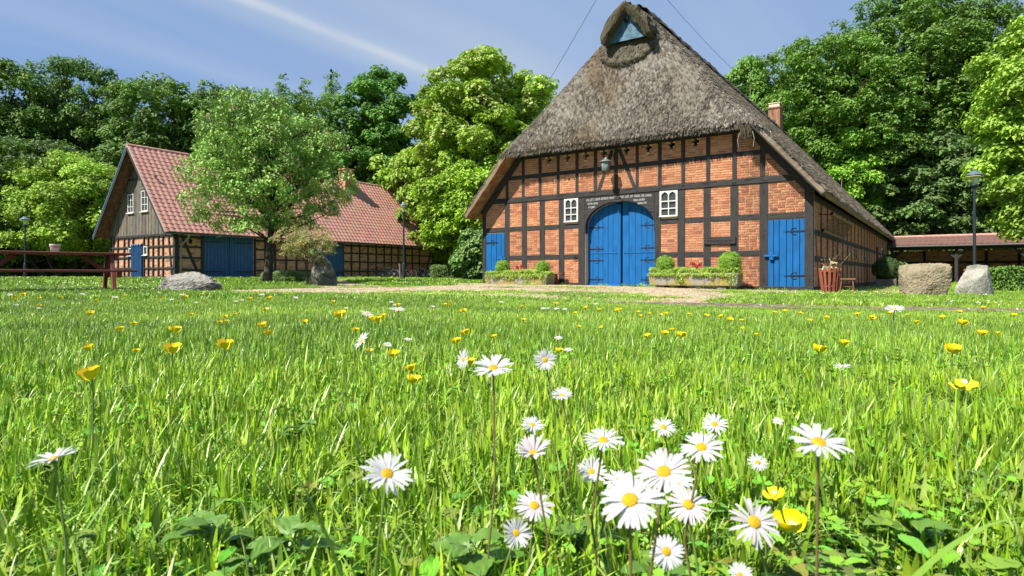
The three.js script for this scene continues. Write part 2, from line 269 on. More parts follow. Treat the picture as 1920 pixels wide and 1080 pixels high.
  // --- wall: mortar with openings; bricks laid on it
  const out = new THREE.Shape(); out.moveTo(0.02, -0.3); out.lineTo(FW - 0.02, -0.3); out.lineTo(FW - 0.02, rakeY(FW)); out.lineTo(FW - 1.95, rakeY(1.95)); out.lineTo(1.95, rakeY(1.95)); out.lineTo(0.02, rakeY(0));
  const rectHole = (x0, y0, x1, y1) => { const h = new THREE.Path(); h.moveTo(x0, y0); h.lineTo(x0, y1); h.lineTo(x1, y1); h.lineTo(x1, y0); return h; };
  const arch = (cls, r = gate.r, dx = 0) => { const h = new cls(); h.moveTo(gate.c - r, gate.y0); h.lineTo(gate.c + r, gate.y0); h.lineTo(gate.c + r, gate.sp); for (let i = 1; i < 24; i++) { const w = i / 24 * Math.PI; h.lineTo(gate.c + Math.cos(w) * r, gate.sp + Math.sin(w) * (gate.top - gate.sp + r - gate.r)); } h.lineTo(gate.c - r, gate.sp); return h; };
  out.holes.push(arch(THREE.Path)); for (const w of [...doors, ...win]) out.holes.push(rectHole(w.x0, w.y0, w.x1, w.y1));
  const CB = 0.058, CR = (x, y) => [[x - CB, y - 3 * CB], [x - CB, y - CB], [x - 2.4 * CB, y - CB], [x - 2.4 * CB, y + CB], [x - CB, y + CB], [x - CB, y + 2.6 * CB], [x + CB, y + 2.6 * CB], [x + CB, y + CB], [x + 2.4 * CB, y + CB], [x + 2.4 * CB, y - CB], [x + CB, y - CB], [x + CB, y - 3 * CB]];
  for (const [x, y] of crosses) { const h = new THREE.Path(); CR(x, y).forEach(([a, b], i) => (i ? h.lineTo(a, b) : h.moveTo(a, b))); out.holes.push(h); }
  const wallG = new THREE.ExtrudeGeometry(out, { depth: 0.28, bevelEnabled: false }); wallG.translate(0, 0, -0.292);
  const wall = part('front_wall', wallG, M.mortar, house);
  const R = mulberry(11), BH = 0.082, tones = [[0.56, 0.245, 0.115], [0.53, 0.215, 0.10], [0.60, 0.285, 0.14], [0.48, 0.18, 0.088], [0.58, 0.265, 0.125], [0.36, 0.125, 0.075]];
  const covered = (x0, y0, x1, y1) => beams.some(([, a, b, c, d]) => x0 > a - 0.005 && x1 < c + 0.005 && y0 > b - 0.005 && y1 < d + 0.005);
  const bricks = [];
  const lay = (x0, x1, y0, y1, deep = 0) => {
    const cx = (x0 + x1) / 2, cy = (y0 + y1) / 2;
    if (x0 < 0.04 || x1 > FW - 0.04 || y1 > rakeY(cx) - 0.05 || covered(x0, y0, x1, y1)) return;
    for (const q of [...doors, ...win]) if (x1 > q.x0 && x0 < q.x1 && y1 > q.y0 && y0 < q.y1) { if (x1 - x0 > 0.09 && deep < 2) { const m = (x0 + x1) / 2; lay(x0, m, y0, y1, deep + 1); lay(m, x1, y0, y1, deep + 1); } return; }
    if ([[x0, y0], [x1, y0], [x0, y1], [x1, y1], [cx, cy]].some(([a, b]) => inGate(a, b))) return;
    for (const [a, b] of crosses) if (x1 > a - 2.4 * CB && x0 < a + 2.4 * CB && y1 > b - 3 * CB && y0 < b + 2.6 * CB) {
      if (deep < 3) { const m = (x0 + x1) / 2; lay(x0, m, y0, y1, deep + 1); lay(m, x1, y0, y1, deep + 1); return; }
      if (Math.abs(cx - a) < CB || Math.abs(cy - b) < CB * 1.05) return;
    }
    bricks.push([x0, y0, x1, y1]);
  };
  for (let j = 0, y = -0.02; y < TOPY; y += BH, j++) for (let x = -0.3 + (j % 2) * 0.13 + (R() - 0.5) * 0.03; x < FW;) { const w = R() < 0.24 ? 0.125 : 0.255; lay(x + 0.015, x + w, y + 0.008, y + BH - 0.008); x += w; }
  const brickAt = ([x0, y0, x1, y1]) => { const z = 0.001 + 0.004 * R(); return TR((x0 + x1) / 2, (y0 + y1) / 2, z - 0.012, 0, 0, (R() - 0.5) * 0.014, [x1 - x0, (y1 - y0) * (0.9 + 0.12 * R()), 1]); };
  const unit = [0, 1, 2].map((k) => { const g = cbox(1, 1, 0.03, 0.004), p = g.attributes.position; for (let i = 0; i < p.count; i++) { const x = p.getX(i), y = p.getY(i); p.setXY(i, Math.sign(x) * (0.5 - (0.5 - Math.abs(x)) * 0.8), Math.sign(y) * (0.5 - (0.5 - Math.abs(y)) * 2.2)); } const u = g.attributes.uv; for (let i = 0; i < u.count; i++) u.setXY(i, p.getX(i) * 0.25 + k * 0.31, p.getY(i) * 0.07 + k * 0.17); return g; });
  const bmats = tones.flatMap((c) => [0.88, 1.0, 1.1].map((k) => std(c.map((v) => v * k), 0.92, { map: tSpeck, bumpMap: tSpeckB, bumpScale: 0.006 })));
  const order = bricks.map((b) => [b, b[0] + 0.6 * Math.min(0, b[1] - 0.9) + R() * 0.2]).sort((p, q) => q[1] - p[1]), rest = new MB();
  order.forEach(([b], i) => {
    const m = brickAt(b), pn = hash3(Math.floor((b[0] + b[2]) / 2 / 1.18), Math.floor(((b[1] + b[3]) / 2 + 0.1) / 1.15), 4), t = R() < 0.05 ? 5 : Math.min(4, Math.floor(R() * 3.4 + pn * 1.8)), k = Math.min(2, Math.floor(R() * 1.6 + pn * 1.5));
    if (i < 300) { const o = part('brick', unit[k], bmats[t * 3 + k], wall); m.decompose(o.position, o.quaternion, o.scale); }
    else { const f = [0.88, 1.0, 1.1][k] * 0.84; rest.add(unit[k], m, tones[t].map((c) => c * f)); }
  });
  const bw = part('brickwork', rest.geo(), M.brick, wall); bw.userData.kind = 'stuff';
  // --- side and rear walls
  const sh = 2.93, side = part('side_wall', merged([cbox(0.26, sh + 0.3, FL - 0.3, 0.005), T(FW - 0.16, sh / 2 - 0.15, -FL / 2 - 0.15)]), M.mortar, house);
  part('far_side_wall', merged([cbox(0.26, sh + 0.3, FL - 0.3, 0.005), T(0.16, sh / 2 - 0.15, -FL / 2 - 0.15)], [cbox(FW - 0.6, sh + 0.3, 0.26, 0.005), T(FC, sh / 2 - 0.15, -FL + 0.16)]), M.mortar, house);
  const sb = new MB(), sPosts = [[0.13, 0.26]]; for (let z = 1.5; z < FL; z += 1.33) sPosts.push([z, 0.17]);
  for (let j = 0, y = -0.2; y < sh - 0.05; y += BH, j++) for (let z = (j % 2) * 0.13 + 0.26; z < FL - 0.3;) { const w = R() < 0.2 ? 0.115 : 0.245; sb.add(unit[0], TR(FW - 0.026 + 0.004 * R(), y + BH / 2, -z - w / 2, 0, Math.PI / 2, 0, [w - 0.012, BH - 0.013, 1]), tones[Math.floor(R() * 5.2)].map((c) => c * 0.86 * (0.85 + 0.25 * R()))); z += w + 0.0065; }
  part('side_brickwork', sb.geo(), M.brick, side).userData.kind = 'stuff';
  sPosts.forEach(([z, w], i) => { if (i) { const o = part('side_post', cbox(0.12, sh, w, 0.01, z), M.timber, house); o.position.set(FW - 0.05, sh / 2 - 0.1, -z); } });
  for (const [y, h] of [[0.88, 0.18], [1.72, 0.18], [2.80, 0.2], [-0.12, 0.24]]) { const o = part('side_rail', cbox(0.12, h, FL - 0.3, 0.012, y), M.timber, house); o.position.set(FW - 0.053, y, -FL / 2 - 0.13); }
  { const o = part('side_brace', cbox(0.11, 1.75, 0.13, 0.01), M.timber, house); o.position.set(FW - 0.052, 0.85, -0.75); o.rotation.x = 0.35; }
  { const o = part('side_window', new MB().add(cbox(0.06, 1.5, 0.9, 0.01), T(0, 0, 0)).geo(), M.white, house); o.position.set(FW - 0.01, 1.35, -25.2); for (const s of [-1, 1]) { const p = part('pane', cbox(0.03, 1.25, 0.32, 0.004), M.glass, o); p.position.set(0.032, 0, s * 0.21); } }
  { const o = part('side_door', cbox(0.06, 2.2, 1.2, 0.01), M.dark, house); o.position.set(FW - 0.012, 0.95, -21.9); }
  // --- arched gate
  {
    const sp = new THREE.Shape(), x0 = fX(1096.5), x1 = fX(1227.5); sp.moveTo(x0 + 0.002, gate.sp - 0.25); sp.lineTo(x0 + 0.002, MB0 - 0.003); sp.lineTo(x1 - 0.002, MB0 - 0.003); sp.lineTo(x1 - 0.002, gate.sp - 0.25);
    sp.lineTo(gate.c + gate.r - 0.02, gate.sp - 0.25); for (let i = 0; i <= 28; i++) { const w = i / 28 * Math.PI; sp.lineTo(gate.c + Math.cos(w) * (gate.r - 0.02), gate.sp + Math.sin(w) * (gate.top - gate.sp)); } sp.lineTo(gate.c - gate.r + 0.02, gate.sp - 0.25);
    const g = new THREE.ExtrudeGeometry(sp, { depth: 0.2, bevelEnabled: true, bevelSize: 0.006, bevelThickness: 0.008, bevelSegments: 1 }); g.translate(0, 0, -0.186); part('arch_board', g, M.timber, house);
    const kb = part('arch_boss', cbox(0.36, 0.1, 0.14, 0.03), M.timber, house); kb.position.set(gate.c - 0.02, gate.top - 0.01, 0.03); const kb2 = part('arch_boss', cbox(0.2, 0.16, 0.12, 0.04), M.timber, house); kb2.position.set(gate.c - 0.02, gate.top + 0.1, 0.025);
    // painted inscription
    const cv = document.createElement('canvas'); cv.width = 2048; cv.height = 384; const c = cv.getContext('2d'); c.clearRect(0, 0, 2048, 384); c.fillStyle = '#fff'; c.font = 'bold 88px sans-serif'; c.textBaseline = 'alphabetic';
    const L1 = 'PAUL IST E LIEBEN MITSEINER FRAUWE VFGE', L2 = 'RICHT LAUT HEY VKROSS VON AUNGER';
    const put = (s, x, y, w, f) => { c.font = f; const k = w / c.measureText(s).width; c.save(); c.translate(x, y); c.scale(k, 1); c.fillText(s, 0, 0); c.restore(); };
    [...L1].forEach((ch, i) => { put(ch === ' ' ? '.' : ch, 20 + i * 26, 104 - 22 * Math.sin(i / 39 * 1.5), ch === ' ' ? 8 : 22, 'bold 84px sans-serif'); }); [...L2].forEach((ch, i) => { put(ch === ' ' ? '.' : ch, 1050 + i * 30, 82 + 22 * (1 - Math.cos(i / 32 * 1.5)) * 0.6, ch === ' ' ? 8 : 25, 'bold 84px sans-serif'); });
    put('GOTTES, SEGEN', 60, 205, 330, 'bold 72px sans-serif'); put('D 7 JUNY', 90, 305, 210, 'bold 72px sans-serif'); put('BODE, JACKEN', 1480, 190, 330, 'bold 70px sans-serif'); put('ANNO 1791', 1600, 285, 270, 'bold 70px sans-serif');
    const t = new THREE.CanvasTexture(cv); t.colorSpace = THREE.NoColorSpace;
    const mt = std([0.40, 0.40, 0.385], 0.8, { alphaTest: 0.5, transparent: true }); const td = tex(2, () => 1); { const im = c.getImageData(0, 0, 2048, 384).data, W = 1024, H = 192, d = new Uint8Array(W * H * 4); for (let y = 0; y < H; y++) for (let x = 0; x < W; x++) { let s = 0; for (const [a, b] of [[0, 0], [1, 0], [0, 1], [1, 1]]) s += im[((y * 2 + b) * 2048 + x * 2 + a) * 4 + 3]; const o = ((H - 1 - y) * W + x) * 4; d[o] = d[o + 1] = d[o + 2] = s / 4; d[o + 3] = 255; } const a = new THREE.DataTexture(d, W, H); a.magFilter = THREE.LinearFilter; a.needsUpdate = true; mt.alphaMap = a; }
    const W = x1 - x0 - 0.1, p = part('inscription', new THREE.PlaneGeometry(W, W * 0.1875), mt, house, 'white hand-painted lettering over the arch'); p.position.set((x0 + x1) / 2, MB0 - 0.03 - W * 0.094, 0.0245);
    // door leaves
    for (const s of [-1, 1]) {
      const leaf = new THREE.Group(); leaf.name = 'gate_leaf'; leaf.position.set(gate.c, 0, -0.30); house.add(leaf);
      const w = gate.r + 0.06, n = 6, cuts = s < 0 ? [0.16, 0.36, 0.56, 0.78, 0.97, 1.2, w] : [0.03, 0.3, 0.55, 0.8, 1.0, 1.2, w];
      const upTo = (x) => gate.sp + Math.sqrt(Math.max(0, 1 - (x / w) ** 2)) * (gate.top - gate.sp) + 0.05;
      for (let i = 0; i + 1 < cuts.length; i++) for (const [a, b] of [[0.06, 1.19], [1.2, 0]]) {
        const xa = cuts[i] + 0.008, xb = cuts[i + 1] - 0.008, S = new THREE.Shape(); S.moveTo(s * xa, a); S.lineTo(s * xb, a); if (b) { S.lineTo(s * xb, b); S.lineTo(s * xa, b); } else for (let k = 0; k <= 5; k++) { const x = lerp(xb, xa, k / 5); S.lineTo(s * x, upTo(x)); }
        const g = new THREE.ExtrudeGeometry(S, { depth: 0.03, bevelEnabled: true, bevelSize: 0.004, bevelThickness: 0.006, bevelSegments: 1 }), u = g.attributes.uv; for (let k = 0; k < u.count; k++) u.setXY(k, u.getY(k), u.getX(k) + i * 0.77 + s); part('plank', g, M.blue, leaf);
      }
      const rl = part('ledge', cbox(w - 0.1, 0.04, 0.03, 0.008), M.blue, leaf); rl.position.set(s * (w / 2 + 0.03), 1.2, 0.038);
      const bt = part('threshold_board', cbox(w - 0.06, 0.14, 0.05, 0.01), M.blue, leaf); bt.position.set(s * (w / 2 + 0.01), -0.02, 0.06);
      if (s < 0) { const st = part('meeting_post', cbox(0.13, 2.98, 0.08, 0.012), M.blue, leaf); st.position.set(-0.085, 1.55, 0.05); }
      for (const y of [0.19, 0.92, 1.36, 2.19]) { const h = part('hinge_strap', hingeGeo(), M.iron, leaf); h.position.set(s * (gate.r - 0.03), y, 0.038); h.scale.x = -s; }
    }
    part('gate_backing', cbox(2.9, 3.4, 0.05, 0.01), M.dark, house).position.set(gate.c, 1.55, -0.42);
  }
  function hingeGeo() {      // long iron strap with a pair of curls and a spear tip, running along +x
    const bar = [cbox(0.5, 0.05, 0.014, 0.003), T(0.25, 0, 0)], tip = [new THREE.ConeGeometry(0.028, 0.13, 4), TR(0.62, 0, 0, 0, 0, -Math.PI / 2, [1, 1, 0.3])], neck = [cbox(0.14, 0.022, 0.012, 0.003), T(0.55, 0, 0)], blob = [cbox(0.03, 0.075, 0.012, 0.003), T(0.57, 0, 0)];
    const curl = (s) => [new THREE.TorusGeometry(0.075, 0.011, 4, 10, 2.3), TR(0.36, s * 0.028, 0, 0, 0, s > 0 ? -0.25 : -2.05)], dot = (s) => [new THREE.SphereGeometry(0.022, 6, 4), TR(0.31, s * 0.098, 0, 0, 0, 0, [1.2, 1, 0.5])];
    return merged(bar, tip, neck, blob, curl(1), curl(-1), dot(1), dot(-1));
  }
  // --- the two small doors
  doors.forEach((q, i) => {
    const d = new THREE.Group(); d.name = 'side_door_leaf'; d.position.set(q.x0, q.y0, -0.03); house.add(d); d.userData.label = i ? 'blue plank door with a wooden bolt' : 'narrow blue plank door half hidden by the planter';
    const W = q.x1 - q.x0, H = q.y1 - q.y0, cuts = i ? [0, 0.19, 0.36, 0.58, 0.77, 0.97, W] : [0, 0.29, 0.55, 0.78, 0.97, W];
    for (let k = 0; k + 1 < cuts.length; k++) { const w = cuts[k + 1] - cuts[k] - 0.016, p = part('plank', cbox(w, H - 0.02, 0.035, 0.006, k * 1.3), M.blue, d); p.position.set((cuts[k] + cuts[k + 1]) / 2, H / 2, 0.02 + 0.003 * (k % 2)); }
    for (const y of i ? [0.36, 1.77] : [1.68, 0.42]) { const h = part('hinge_strap', hingeGeo(), M.iron, d); h.position.set(i ? W - 0.0 : 0, y, 0.047); h.scale.set(i ? -1 : 1, 1, 1); }
    const bx = i ? 0.14 : W - 0.14; part('bolt', merged([cbox(0.13, 0.24, 0.09, 0.015), T(bx, 0.98, 0.08)], [cbox(0.42, 0.07, 0.06, 0.012), T(bx - 0.02 + (i ? 0 : 0.04), 1.0, 0.1)]), M.blue, d);
    part('door_backing', cbox(W, H, 0.03, 0.002), M.dark, d).position.set(W / 2, H / 2, -0.05);
  });
  // --- white windows with scalloped heads
  win.forEach((q) => {
    const W = q.x1 - q.x0, H = q.y1 - q.y0, S = new THREE.Shape(); S.moveTo(0, 0); S.lineTo(W, 0); S.lineTo(W, H); S.lineTo(0, H);
    const b = 0.06, m = 0.028, pw = (W - 2 * b - m) / 2, ph = (H - 2 * b - 2 * m) / 3 - 0.02;
    for (let c = 0; c < 2; c++) for (let r = 0; r < 3; r++) { const x = b + c * (pw + m), y = b + r * (ph + m), h = new THREE.Path(); h.moveTo(x, y); h.lineTo(x, y + ph); if (r === 2) { h.lineTo(x + pw * 0.08, y + ph + 0.0); h.quadraticCurveTo(x + pw * 0.1, y + ph + 0.06, x + pw * 0.27, y + ph + 0.05); h.quadraticCurveTo(x + pw * 0.5, y + ph + 0.13, x + pw * 0.73, y + ph + 0.05); h.quadraticCurveTo(x + pw * 0.9, y + ph + 0.06, x + pw * 0.92, y + ph); } h.lineTo(x + pw, y + ph); h.lineTo(x + pw, y); S.holes.push(h); }
    const g = new THREE.ExtrudeGeometry(S, { depth: 0.05, bevelEnabled: true, bevelSize: 0.004, bevelThickness: 0.006, bevelSegments: 1 }); g.translate(q.x0, q.y0, -0.015);
    const f = part('window', g, M.white, house); part('sill', cbox(W + 0.01, 0.035, 0.09, 0.008), M.white, f).position.set(q.x0 + W / 2, q.y0 + 0.02, 0.06);
    for (let c = 0; c < 2; c++) for (let r = 0; r < 3; r++) part('pane', cbox(pw + 0.03, ph + (r === 2 ? 0.14 : 0.02), 0.008, 0.001), M.glass, f).position.set(q.x0 + b + c * (pw + m) + pw / 2, q.y0 + b + r * (ph + m) + ph / 2 + (r === 2 ? 0.05 : 0), -0.02 + 0.004 * ((c + r) % 2));
    part('window_backing', cbox(W, H, 0.02, 0.002), M.dark, f).position.set((q.x0 + q.x1) / 2, (q.y0 + q.y1) / 2, -0.26);
  });
  // --- carved board, ring, wall lantern
  { const o = part('carved_board', cbox(fX(1380.5) - fX(1321.5), 0.26, 0.05, 0.012), M.timber, house, 'dark carved wooden board across two posts'); o.position.set((fX(1380.5) + fX(1321.5)) / 2, 1.53, 0.05); const r = mulberry(8), mb = new MB(); for (let i = 0; i < 22; i++) mb.add(cbox(0.012 + 0.02 * r(), 0.03 + 0.05 * r(), 0.012, 0.003), TR(-0.42 + i * 0.04, -0.01 + 0.02 * r(), 0.028, 0, 0, (r() - 0.5) * 0.8)); part('carving', mb.geo(), M.timber, o); }
  { const x = fX(1080), o = part('tether_ring', merged([new THREE.TorusGeometry(0.065, 0.01, 6, 16), T(x, 1.02, 0.05)], [cbox(0.03, 0.03, 0.07, 0.005), T(x, 1.09, 0.04)]), M.iron, house); }
  {
    const l = thing('wall_lantern', 'grey metal lantern hanging on a bracket above the arched gate', 'lantern', houseAt(fX(1153) - 0.12, -0.52, 0).toArray(), -FTH), y = 4.18, mt = phy([0.20, 0.25, 0.24], 0.25, { transmission: 0.0 });
    part('lantern_glass', lathe([[0.0, 0], [0.14, 0], [0.175, 0.34], [0, 0.34]], 6), mt, l).position.y = y; part('lantern_roof', lathe([[0.0, 0.15], [0.04, 0.15], [0.05, 0.1], [0.23, 0.0], [0.23, -0.015], [0, -0.015]], 6), M.zinc, l).position.y = y + 0.36;
    const fr = new MB(); for (let k = 0; k < 6; k++) { const w = k / 6 * 6.2832; fr.add(tube([v3(Math.sin(w) * 0.142, y, Math.cos(w) * 0.142), v3(Math.sin(w) * 0.177, y + 0.34, Math.cos(w) * 0.177)], [0.008, 0.008], 4)); } fr.add(new THREE.TorusGeometry(0.145, 0.012, 4, 6), TR(0, y, 0, Math.PI / 2, 0, Math.PI / 6)); part('lantern_frame', fr.geo(), M.iron, l);
    part('bracket', merged(tube([v3(0, y + 0.5, 0), v3(0, y + 0.62, 0), v3(0.03, y + 0.66, -0.2), v3(0.09, y + 0.62, -0.5)], [0.014, 0.014, 0.016, 0.016], 6), [cbox(0.05, 0.3, 0.03, 0.006), T(0.1, y + 0.6, -0.5)]), M.iron, l);
  }
  // --- soffits at the sloping edges
  for (const s of [0, 1]) { const f = (x) => (s ? FW - x : x), A = [-0.35, 1.75].map((x) => [f(x), rakeY(x) + 0.05]); const o = slant('soffit_board', A[0][0], A[0][1], A[1][0], A[1][1], 0.045, -0.0, house, 0.72, s ? M.timber : M.soffit); o.position.z = 0.36 + 0.02; }
}
// ---------------------------------------------------------------- the thatch
const TH = {};
{
  const smin = (a, b, k = 0.4) => { const h = clamp(0.5 + 0.5 * (b - a) / k); return lerp(b, a, h) - k * h * (1 - h); };
  const ZM = (lx) => lerp(-0.86, -0.56, clamp(lx / FW)), ZF = (lx) => lerp(lerp(-0.75, -0.6, clamp(lx / FW)), ZM(lx), sstep(1.0, 2.0, lx) * sstep(FW - 1.0, FW - 2.0, lx)), ZE = FL + 0.75;
  TH.y = (lx, lz) => { const s = topF(lx), f = 5.28 + 3.15 * (lz - ZM(lx)); return smin(smin(s, f, lerp(0.35, 1.5, sstep(5.2, 7.6, Math.min(s, f)))), 2.45 + 2.35 * (ZE - lz)); };
  const NX = 250, us = [], zs = [];
  for (let i = 0; i <= NX; i++) us.push(lerp(-0.46, FW + 0.46, i / NX));
  for (let i = 0; i <= 70; i++) zs.push(i / 70 * 2.2); for (let z = 2.2; z < ZE + 0.7; z += 0.11) zs.push(Math.min(z, ZE + 0.75));
  const P = (lx, q) => { const lz = ZF(lx) + q * (ZE + 0.2 - ZF(lx)) / (ZE + 0.95); return v3(lx, TH.y(lx, lz), -lz); };
  TH.norm = (lx, lz) => { const e = 0.02, a = TH.y(lx + e, lz) - TH.y(lx - e, lz), b = TH.y(lx, lz + e) - TH.y(lx, lz - e); return v3(-a / (2 * e), 1, b / (2 * e)).normalize(); };
  const top = [], bot = [], nx = us.length, nz = zs.length;
  for (let j = 0; j < nz; j++) for (let i = 0; i < nx; i++) {
    const p = P(us[i], zs[j]), n = TH.norm(p.x, -p.z), edge = Math.min(1, i / 3, (nx - 1 - i) / 3, j / 4);
    const b = p.clone().addScaledVector(n, -0.21); if (b.y < p.y - 0.33) b.y = p.y - 0.33;
    const f = 0.09 * (fbm(p.x * 1.1, p.y * 1.1, p.z * 1.1, 3) - 0.5) + 0.05 * (vn(p.x * 7, p.y * 7, p.z * 7) - 0.5) + 0.045 * (vn(p.x * 17, p.y * 17, p.z * 17) - 0.5);
    p.addScaledVector(n, f * lerp(0.6, 1, edge) - 0.05 * (1 - edge)); top.push(p); bot.push(b.addScaledVector(n, 0.05 * (vn(p.x * 6, p.y * 6, p.z * 6) - 0.5)));
  }
  const pos = [...top, ...bot].flatMap((p) => [p.x, p.y, p.z]), N = top.length, idx = [], col = [];
  const A = (i, j) => j * nx + i;
  for (let j = 0; j + 1 < nz; j++) for (let i = 0; i + 1 < nx; i++) { const a = A(i, j), b = A(i + 1, j), c = A(i, j + 1), d = A(i + 1, j + 1); idx.push(a, b, c, b, d, c, N + a, N + c, N + b, N + b, N + c, N + d); }
  const seam = (a, b) => idx.push(a, N + a, b, b, N + a, N + b);
  for (let i = 0; i + 1 < nx; i++) { seam(A(i, 0), A(i + 1, 0)); seam(A(i + 1, nz - 1), A(i, nz - 1)); }
  for (let j = 0; j + 1 < nz; j++) { seam(A(0, j + 1), A(0, j)); seam(A(nx - 1, j), A(nx - 1, j + 1)); }
  TH.tone = (p) => { const m = sstep(0.52, 0.72, fbm(p.x * 0.55 + 4, p.y * 0.55, p.z * 0.5, 4)), l = sstep(0.5, 0.75, fbm(p.x * 0.8 - 9, p.y * 0.6, p.z * 0.8 + 5, 4)), mo = sstep(0.62, 0.78, fbm(p.x * 0.4 + 20, p.y * 0.4 + 3, p.z * 0.4, 3)); const g = [0.172, 0.15, 0.118], br = [0.115, 0.07, 0.032], li = [0.245, 0.224, 0.188], ms = [0.10, 0.104, 0.046]; return g.map((c, i) => lerp(lerp(lerp(c, li[i], l * 0.7), br[i], m * 0.62), ms[i], mo * 0.5)); };
  for (const p of [...top, ...bot]) { const s = 0.16 + 1.2 * vn(p.x * 17, p.y * 17, p.z * 17); col.push(...TH.tone(p).map((c) => c * s)); }
  for (let i = N; i < 2 * N; i++) { const s = 0.8 + 0.3 * vn(pos[i * 3] * 20, pos[i * 3 + 2] * 20, 3); col[i * 3] = 0.30 * s; col[i * 3 + 1] = 0.19 * s; col[i * 3 + 2] = 0.10 * s; }
  const g = new THREE.BufferGeometry(); g.setAttribute('position', new THREE.BufferAttribute(new Float32Array(pos), 3)); g.setAttribute('color', new THREE.BufferAttribute(new Float32Array(col), 3)); g.setIndex(idx); g.computeVertexNormals();
  const mThatch = std([1, 1, 1], 0.97, { vertexColors: true }), roof = part('thatched_roof', g, mThatch, house);
  // reed ends standing a little out of the surface
  const R = mulberry(21), reed = new MB(); for (const [dx, dz, s, t] of [[0, 0, 1, 0], [0.018, 0.004, 0.85, 0.25], [-0.017, 0.006, 0.9, -0.22]]) reed.add(new THREE.ConeGeometry(0.009, 0.15, 4, 1, true), TR(dx, 0.055 * s, dz, 0.1, 0, t, [1, s, 1]));
  const mats = [], cols = [], down = v3(), qq = new THREE.Quaternion();
  const put = (p, n, s, tone) => {
    down.set(0, -1, 0).addScaledVector(n, n.y).normalize(); const d = down.clone().addScaledVector(n, 0.26 + 0.35 * R()).add(v3((R() - 0.5) * 0.5, (R() - 0.5) * 0.3, (R() - 0.5) * 0.5)).normalize();
    qq.setFromUnitVectors(v3(0, 1, 0), d); mats.push(M4().compose(p.clone().addScaledVector(n, -0.012), qq, v3(s, s * (0.7 + 0.6 * R()), s))); const k = R() < 0.15 ? 1.7 : 0.25 + 0.8 * R(); cols.push(rgb(tone.map((c) => c * k)));
  };
  for (let i = 0; i < 74000; i++) {
    const front = i < 30000, lx = -0.45 + R() * (FW + 0.9), lz = front ? -0.9 + 2.1 * R() : lerp(-0.7, ZE, Math.pow(R(), 1.5)); if (lz < ZF(lx)) continue;
    if (!front && lx < FC - 0.5 && R() < 0.85) continue; const y = TH.y(lx, lz), p = v3(lx, y, -lz), n = TH.norm(lx, lz); put(p, n, 0.62 + 0.4 * R() + (front ? 0 : 0.4), TH.tone(p));
  }
  for (let i = 0; i < 2600; i++) { const lx = 1.3 + R() * (FW - 2.6), p = v3(lx, TH.y(lx, ZF(lx)) - 0.16 * R(), -ZF(lx) - 0.02 - 0.13 * R()); put(p, v3(0, 0.25, 1).normalize(), 0.75, TH.tone(p)); }
  // gable cap: an open-fronted little roof at the ridge, with boards inside
  const y0 = 9.12, S = new THREE.Shape(), ap = 10.36, CX = FC + 0.15, hw = 0.93; { const o = [[-hw, y0], [-hw - 0.02, y0 + 0.25], [-0.76, 9.8], [-0.44, 10.12], [-0.2, ap - 0.07], [0, ap], [0.22, ap - 0.08], [0.46, 10.1], [0.74, 9.8], [hw - 0.04, y0 + 0.28], [hw, y0]], n = [[0.86, y0], [0.03, 10.13], [-0.03, 10.13], [-0.86, y0]], dense = []; const seg = (a, b, m) => { for (let i = 0; i < m; i++) dense.push([lerp(a[0], b[0], i / m), lerp(a[1], b[1], i / m)]); }; for (let i = 0; i + 1 < o.length; i++) seg(o[i], o[i + 1], 5); seg(o[10], n[0], 3); seg(n[0], n[1], 14); seg(n[1], n[2], 1); seg(n[2], n[3], 14); seg(n[3], o[0], 3); dense.forEach(([a, b], i) => (i ? S.lineTo(CX + a, b) : S.moveTo(CX + a, b))); }
  let cg = new THREE.ExtrudeGeometry(S, { depth: 1.5, steps: 22, curveSegments: 14, bevelEnabled: true, bevelSize: 0.045, bevelThickness: 0.06, bevelSegments: 3 }); cg.translate(0, 0, -1.42); cg.deleteAttribute('uv');
  { const p = cg.attributes.position, n = cg.attributes.normal, c = []; for (let i = 0; i < p.count; i++) { const x = p.getX(i), y = p.getY(i), z = p.getZ(i), f = 0.13 * (vn(x * 6, y * 6, z * 6) - 0.5) + 0.10 * (vn(x * 15, y * 15, z * 15) - 0.5); p.setXYZ(i, x + f * 0.8, y + f * 0.6, z + f); const s = 0.6 + 0.6 * vn(x * 17, y * 17, z * 17), mo = sstep(0.45, 0.62, fbm(x * 1.6, y * 1.6, z * 1.6, 3)); c.push(lerp(0.085, 0.07, mo) * s, lerp(0.068, 0.072, mo) * s, lerp(0.044, 0.03, mo) * s); } cg.setAttribute('color', new THREE.BufferAttribute(new Float32Array(c), 3)); cg.computeVertexNormals(); }
  part('gable_cap', cg, mThatch, roof, 'mossy thatched cap over the small blue gable');
  for (let i = 0; i < 5200; i++) { const s = R() < 0.5 ? -1 : 1, t = R(), x = lerp(0.0, hw + 0.02, t), y = lerp(ap + 0.03, y0 + 0.05, 0.25 * t + 0.75 * t * t), fr = R() < 0.55, n = fr ? v3(s * 0.2, 0.1, 1) : v3(s * 0.8, 0.6, 0.15), dn = fr ? 0.2 * R() : 0; put(v3(CX + s * (x - dn * 0.8), y - dn * 0.45 + 0.02, fr ? 0.14 : 0.08 - 1.2 * R()), n.normalize(), 0.8 + 0.4 * R(), R() < 0.3 ? [0.075, 0.085, 0.03] : [0.09, 0.07, 0.045]); }
  const mBlue = std([0.07, 0.20, 0.32], 0.6, { map: tSpeck, bumpMap: tGrainB, bumpScale: 0.004 });
